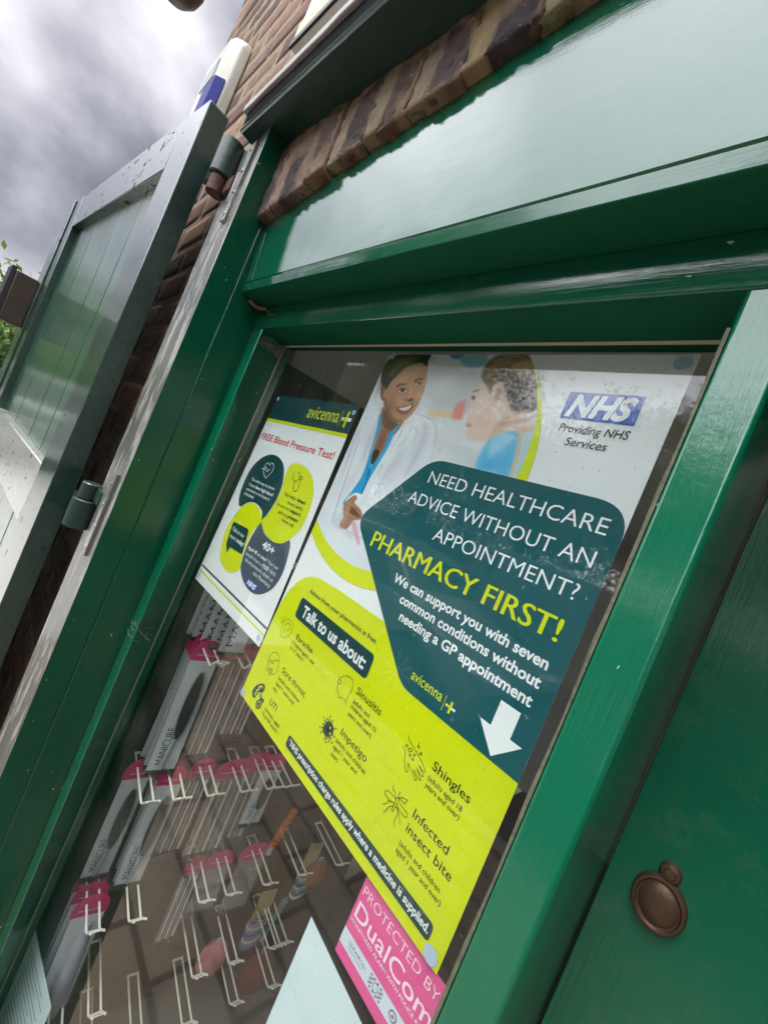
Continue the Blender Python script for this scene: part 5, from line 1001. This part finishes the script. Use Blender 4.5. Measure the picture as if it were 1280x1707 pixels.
house = thing('brick_house', (-16.8, -10.6, GZ), 'brown brick house with a dark tiled gable roof across the road to the left', 'house')
hb = tiled('house_brick', (.16, .10, .065), (.12, .075, .05), (.2, .16, .12), .225, .075, .5, .9); hb2 = plain('house_brick_plain', (.14, .09, .06), .9, var=.3, vs=6, bmp=.4)
hx0, hx1, hy0, hy1 = -20.0, -13.6, -12.4, -8.9
mb = MB().box(hx0, hx1, hy0, hy1, GZ - .2, GZ + 5.0); mb.build('wall', hb2, house)
mb = MB().prism([(hy0 - .4, GZ + 4.9), ((hy0 + hy1) / 2, GZ + 7.4), (hy1 + .4, GZ + 4.9)], 'X', hx0 - .3, hx1 + .3); rf = mb.build('roof', plain('dark_roof_tiles', (.09, .06, .05), .8, var=.3, vs=3), house)
MB().box(-15.2, -14.5, -11.2, -10.5, GZ + 6.2, GZ + 8.2).build('chimney', hb2, rf)
wht = plain('white_frame_paint', (.7, .7, .68), .4); dg_ = plain('dark_pane', (.02, .025, .03), .08, spec=.8)
for wx in (-18.6, -16.4, -14.6):
    for wz in (1.0, 3.3):
        wf = MB().box(wx - .6, wx + .6, hy1 + .002, hy1 + .05, GZ + wz, GZ + wz + 1.2).build('window', wht, house); MB().box(wx - .52, wx + .52, hy1 + .051, hy1 + .06, GZ + wz + .08, GZ + wz + 1.12).build('pane', dg_, wf)

def car(x_nose, y_side, col, label, L=4.45, Wd=1.82, van=False):
    zr = GZ - .12; yc = y_side - Wd / 2
    r = thing('parked_van' if van else 'parked_car', (x_nose - L / 2, yc, zr), label, 'van' if van else 'car')
    bm_ = plain(('van' if van else 'car') + '_paint_%d' % int(100 * col[0] + L), col, .25, .35 if not van else 0, var=.03, coat=1)
    def P(x, z): return (x_nose - L * x, zr + z)
    if van:
        low = [(0, .35), (0.0, .75), (.03, .98), (.10, 1.08), (.20, 1.75), (.26, 1.92), (.98, 1.95), (1, 1.85), (1, .35)]
        cab = None
    else:
        low = [(.02, .26), (.0, .45), (.0, .62), (.02, .74), (.09, .84), (.25, .95), (.30, .98), (.62, 1.01), (.93, 1.0), (.985, .92), (1, .6), (.985, .28)]
        cab = [(.24, .93), (.36, 1.36), (.42, 1.46), (.55, 1.51), (.80, 1.49), (.88, 1.42), (.965, .98)]
    def slab(prof, ys, ins): return [[(x_nose - L * (.5 + (x - .5) * (1 - i)), y, zr + z - (i * .3 if z > 1 else 0)) for x, z in prof] for y, i in zip(ys, ins)]
    h = Wd / 2
    mb = MB().loft(slab(low, (yc - h, yc - h + .12, yc, yc + h - .12, yc + h), (.03, .006, 0, .006, .03))); mb.build('body', bm_, r, bevel=.03, seg=3, smooth=True)
    if cab:
        mb = MB().loft([[(x_nose - L * x, y, zr + z) for x, z in cab] for y in (yc - h + .14, yc, yc + h - .14)]); gl = mb.build('cabin', bm_, r, bevel=.03, seg=3, smooth=True)
        for sgn in (-1, 1):
            ys = yc + sgn * (h - .132)
            for q in ([(.335, 1.0), (.405, 1.38), (.575, 1.44), (.575, 1.0)], [(.59, 1.0), (.59, 1.44), (.79, 1.42), (.86, 1.30), (.90, 1.02)]):
                MB().loft([[(x_nose - L * x, ys - .006, zr + z) for x, z in q], [(x_nose - L * x, ys + .006, zr + z) for x, z in q]]).build('side_window', dg_, r)
        q = [(.262, .965), (.365, 1.37)]
        MB().loft([[(x_nose - L * q[0][0] + .012, y, zr + q[0][1] + .01) for y in (yc - h + .2, yc + h - .2)] + [(x_nose - L * q[1][0] + .012, y, zr + q[1][1] + .01) for y in (yc + h - .26, yc - h + .26)], [(x_nose - L * q[0][0] + .02, y, zr + q[0][1] + .02) for y in (yc - h + .2, yc + h - .2)] + [(x_nose - L * q[1][0] + .02, y, zr + q[1][1] + .02) for y in (yc + h - .26, yc - h + .26)]]).build('windscreen', dg_, r)
    else:
        for a, b in ((.11, .20), ):
            MB().loft([[(x_nose - L * x, yc + h + o, zr + z) for x, z in ((.135, 1.12), (.205, 1.62), (.30, 1.62), (.30, 1.12))] for o in (.001, .010)]).build('side_window', dg_, r)
        MB().loft([[(x_nose - L * x + o, y, zr + z) for (x, z), y in (((.108, 1.14), yc - h + .15), ((.108, 1.14), yc + h - .15), ((.195, 1.70), yc + h - .2), ((.195, 1.70), yc - h + .2))] for o in (.012, .022)]).build('windscreen', dg_, r)
    lamp_m = plain('headlamp_glass', (.7, .72, .75), .1, coat=1) if 'headlamp_glass' not in bpy.data.materials else bpy.data.materials['headlamp_glass']
    for sgn in (-1, 1):
        y = yc + sgn * (h - .26)
        MB().box(x_nose - .10, x_nose + .015, y - .19, y + .19, zr + .60, zr + .74).build('headlight', lamp_m, r, bevel=.02)
    MB().box(x_nose - .02, x_nose + .012, yc - .45, yc + .45, zr + .34, zr + .56).build('grille', plain('grille_black', (.02, .02, .02), .4) if 'grille_black' not in bpy.data.materials else bpy.data.materials['grille_black'], r, bevel=.01)
    rub = bpy.data.materials.get('tyre_rubber') or plain('tyre_rubber', (.02, .02, .02), .8); al = bpy.data.materials.get('alloy') or plain('alloy', (.70, .71, .72), .3, .4)
    for wx in (x_nose - .86, x_nose - L + .84):
        for sgn in (-1, 1):
            y = yc + sgn * (h - .10); c = (wx, y, zr + .33)
            arch = MB().lathe((wx, y + sgn * .012, zr + .33), [(.001, -.10 * sgn), (.385, -.10 * sgn), (.385, .088 * sgn), (.001, .088 * sgn)], 'Y', 30).build('wheel_arch', bpy.data.materials['grille_black'], r)
            wo_ = MB().lathe(c, [(.20, -.1), (.31, -.1), (.33, -.07), (.33, .07), (.31, .1), (.20, .1), (.20, -.1)], 'Y', 36, cap=False).build('wheel', rub, r, smooth=True); wo_.location.y += sgn * .03
            mb = MB().lathe(c, [(.001, -.02), (.215, -.02), (.215, .02), (.001, .02)], 'Y', 30)
            mb.build('rim', plain('dark_rim', (.06, .06, .06), .4) if 'dark_rim' not in bpy.data.materials else bpy.data.materials['dark_rim'], wo_)
            mb = MB()
            for k in range(10):
                a = 2 * math.pi * k / 10; mb.tube([(wx + .03 * math.cos(a), y + sgn * .085, zr + .33 + .03 * math.sin(a)), (wx + .20 * math.cos(a), y + sgn * .098, zr + .33 + .20 * math.sin(a))], .017, 6)
            mb.tube([(wx + .208 * math.cos(2 * math.pi * k / 30), y + sgn * .098, zr + .33 + .208 * math.sin(2 * math.pi * k / 30)) for k in range(31)], .014, 6, cap=False); mb.tube([(wx, y + sgn * .06, zr + .33), (wx, y + sgn * .11, zr + .33)], .05, 12); mb.build('spokes', al, wo_)
    return r
car(-.95, -2.98, (.30, .31, .33), 'grey estate car parked at the kerb in front of the shop')
wc = car(-6.9, -3.1, (.74, .74, .73), 'white hatchback added out of view beyond the brick wall for the gate to mirror', 4.0, 1.72)
wc.location = (-8.9, -3.15, GZ); wc.rotation_euler.z = R(90)  # unseen white car added as a pale reflection for the gate
car(1.6, -6.4, (.42, .46, .48), 'pale silver van parked across the road', 4.8, 1.95, True)

wing = thing('light_block_wing', (6.4, -4.2, GZ), 'unseen dark brick block added to the right of the door to keep light off', 'building')  # unseen block added to darken the faces turned to the right
MB().box(3.2, 9.6, -8.2, -.3, GZ - .2, GZ + 5.2).build('wall', plain('wing_brick', (.07, .05, .04), .9, var=.3, vs=5, bmp=.4), wing)
MB().box(3.0, 9.8, -8.4, -.25, GZ + 5.2, GZ + 5.45).build('roof', plain('wing_roof', (.05, .05, .05), .8), wing)
for wy in (-5.6, -3.4):
    wf = MB().box(3.15, 3.198, wy - .7, wy + .7, GZ + 1.0, GZ + 2.5).build('window', wht, wing); MB().box(3.14, 3.149, wy - .62, wy + .62, GZ + 1.08, GZ + 2.42).build('pane', dg_, wf)
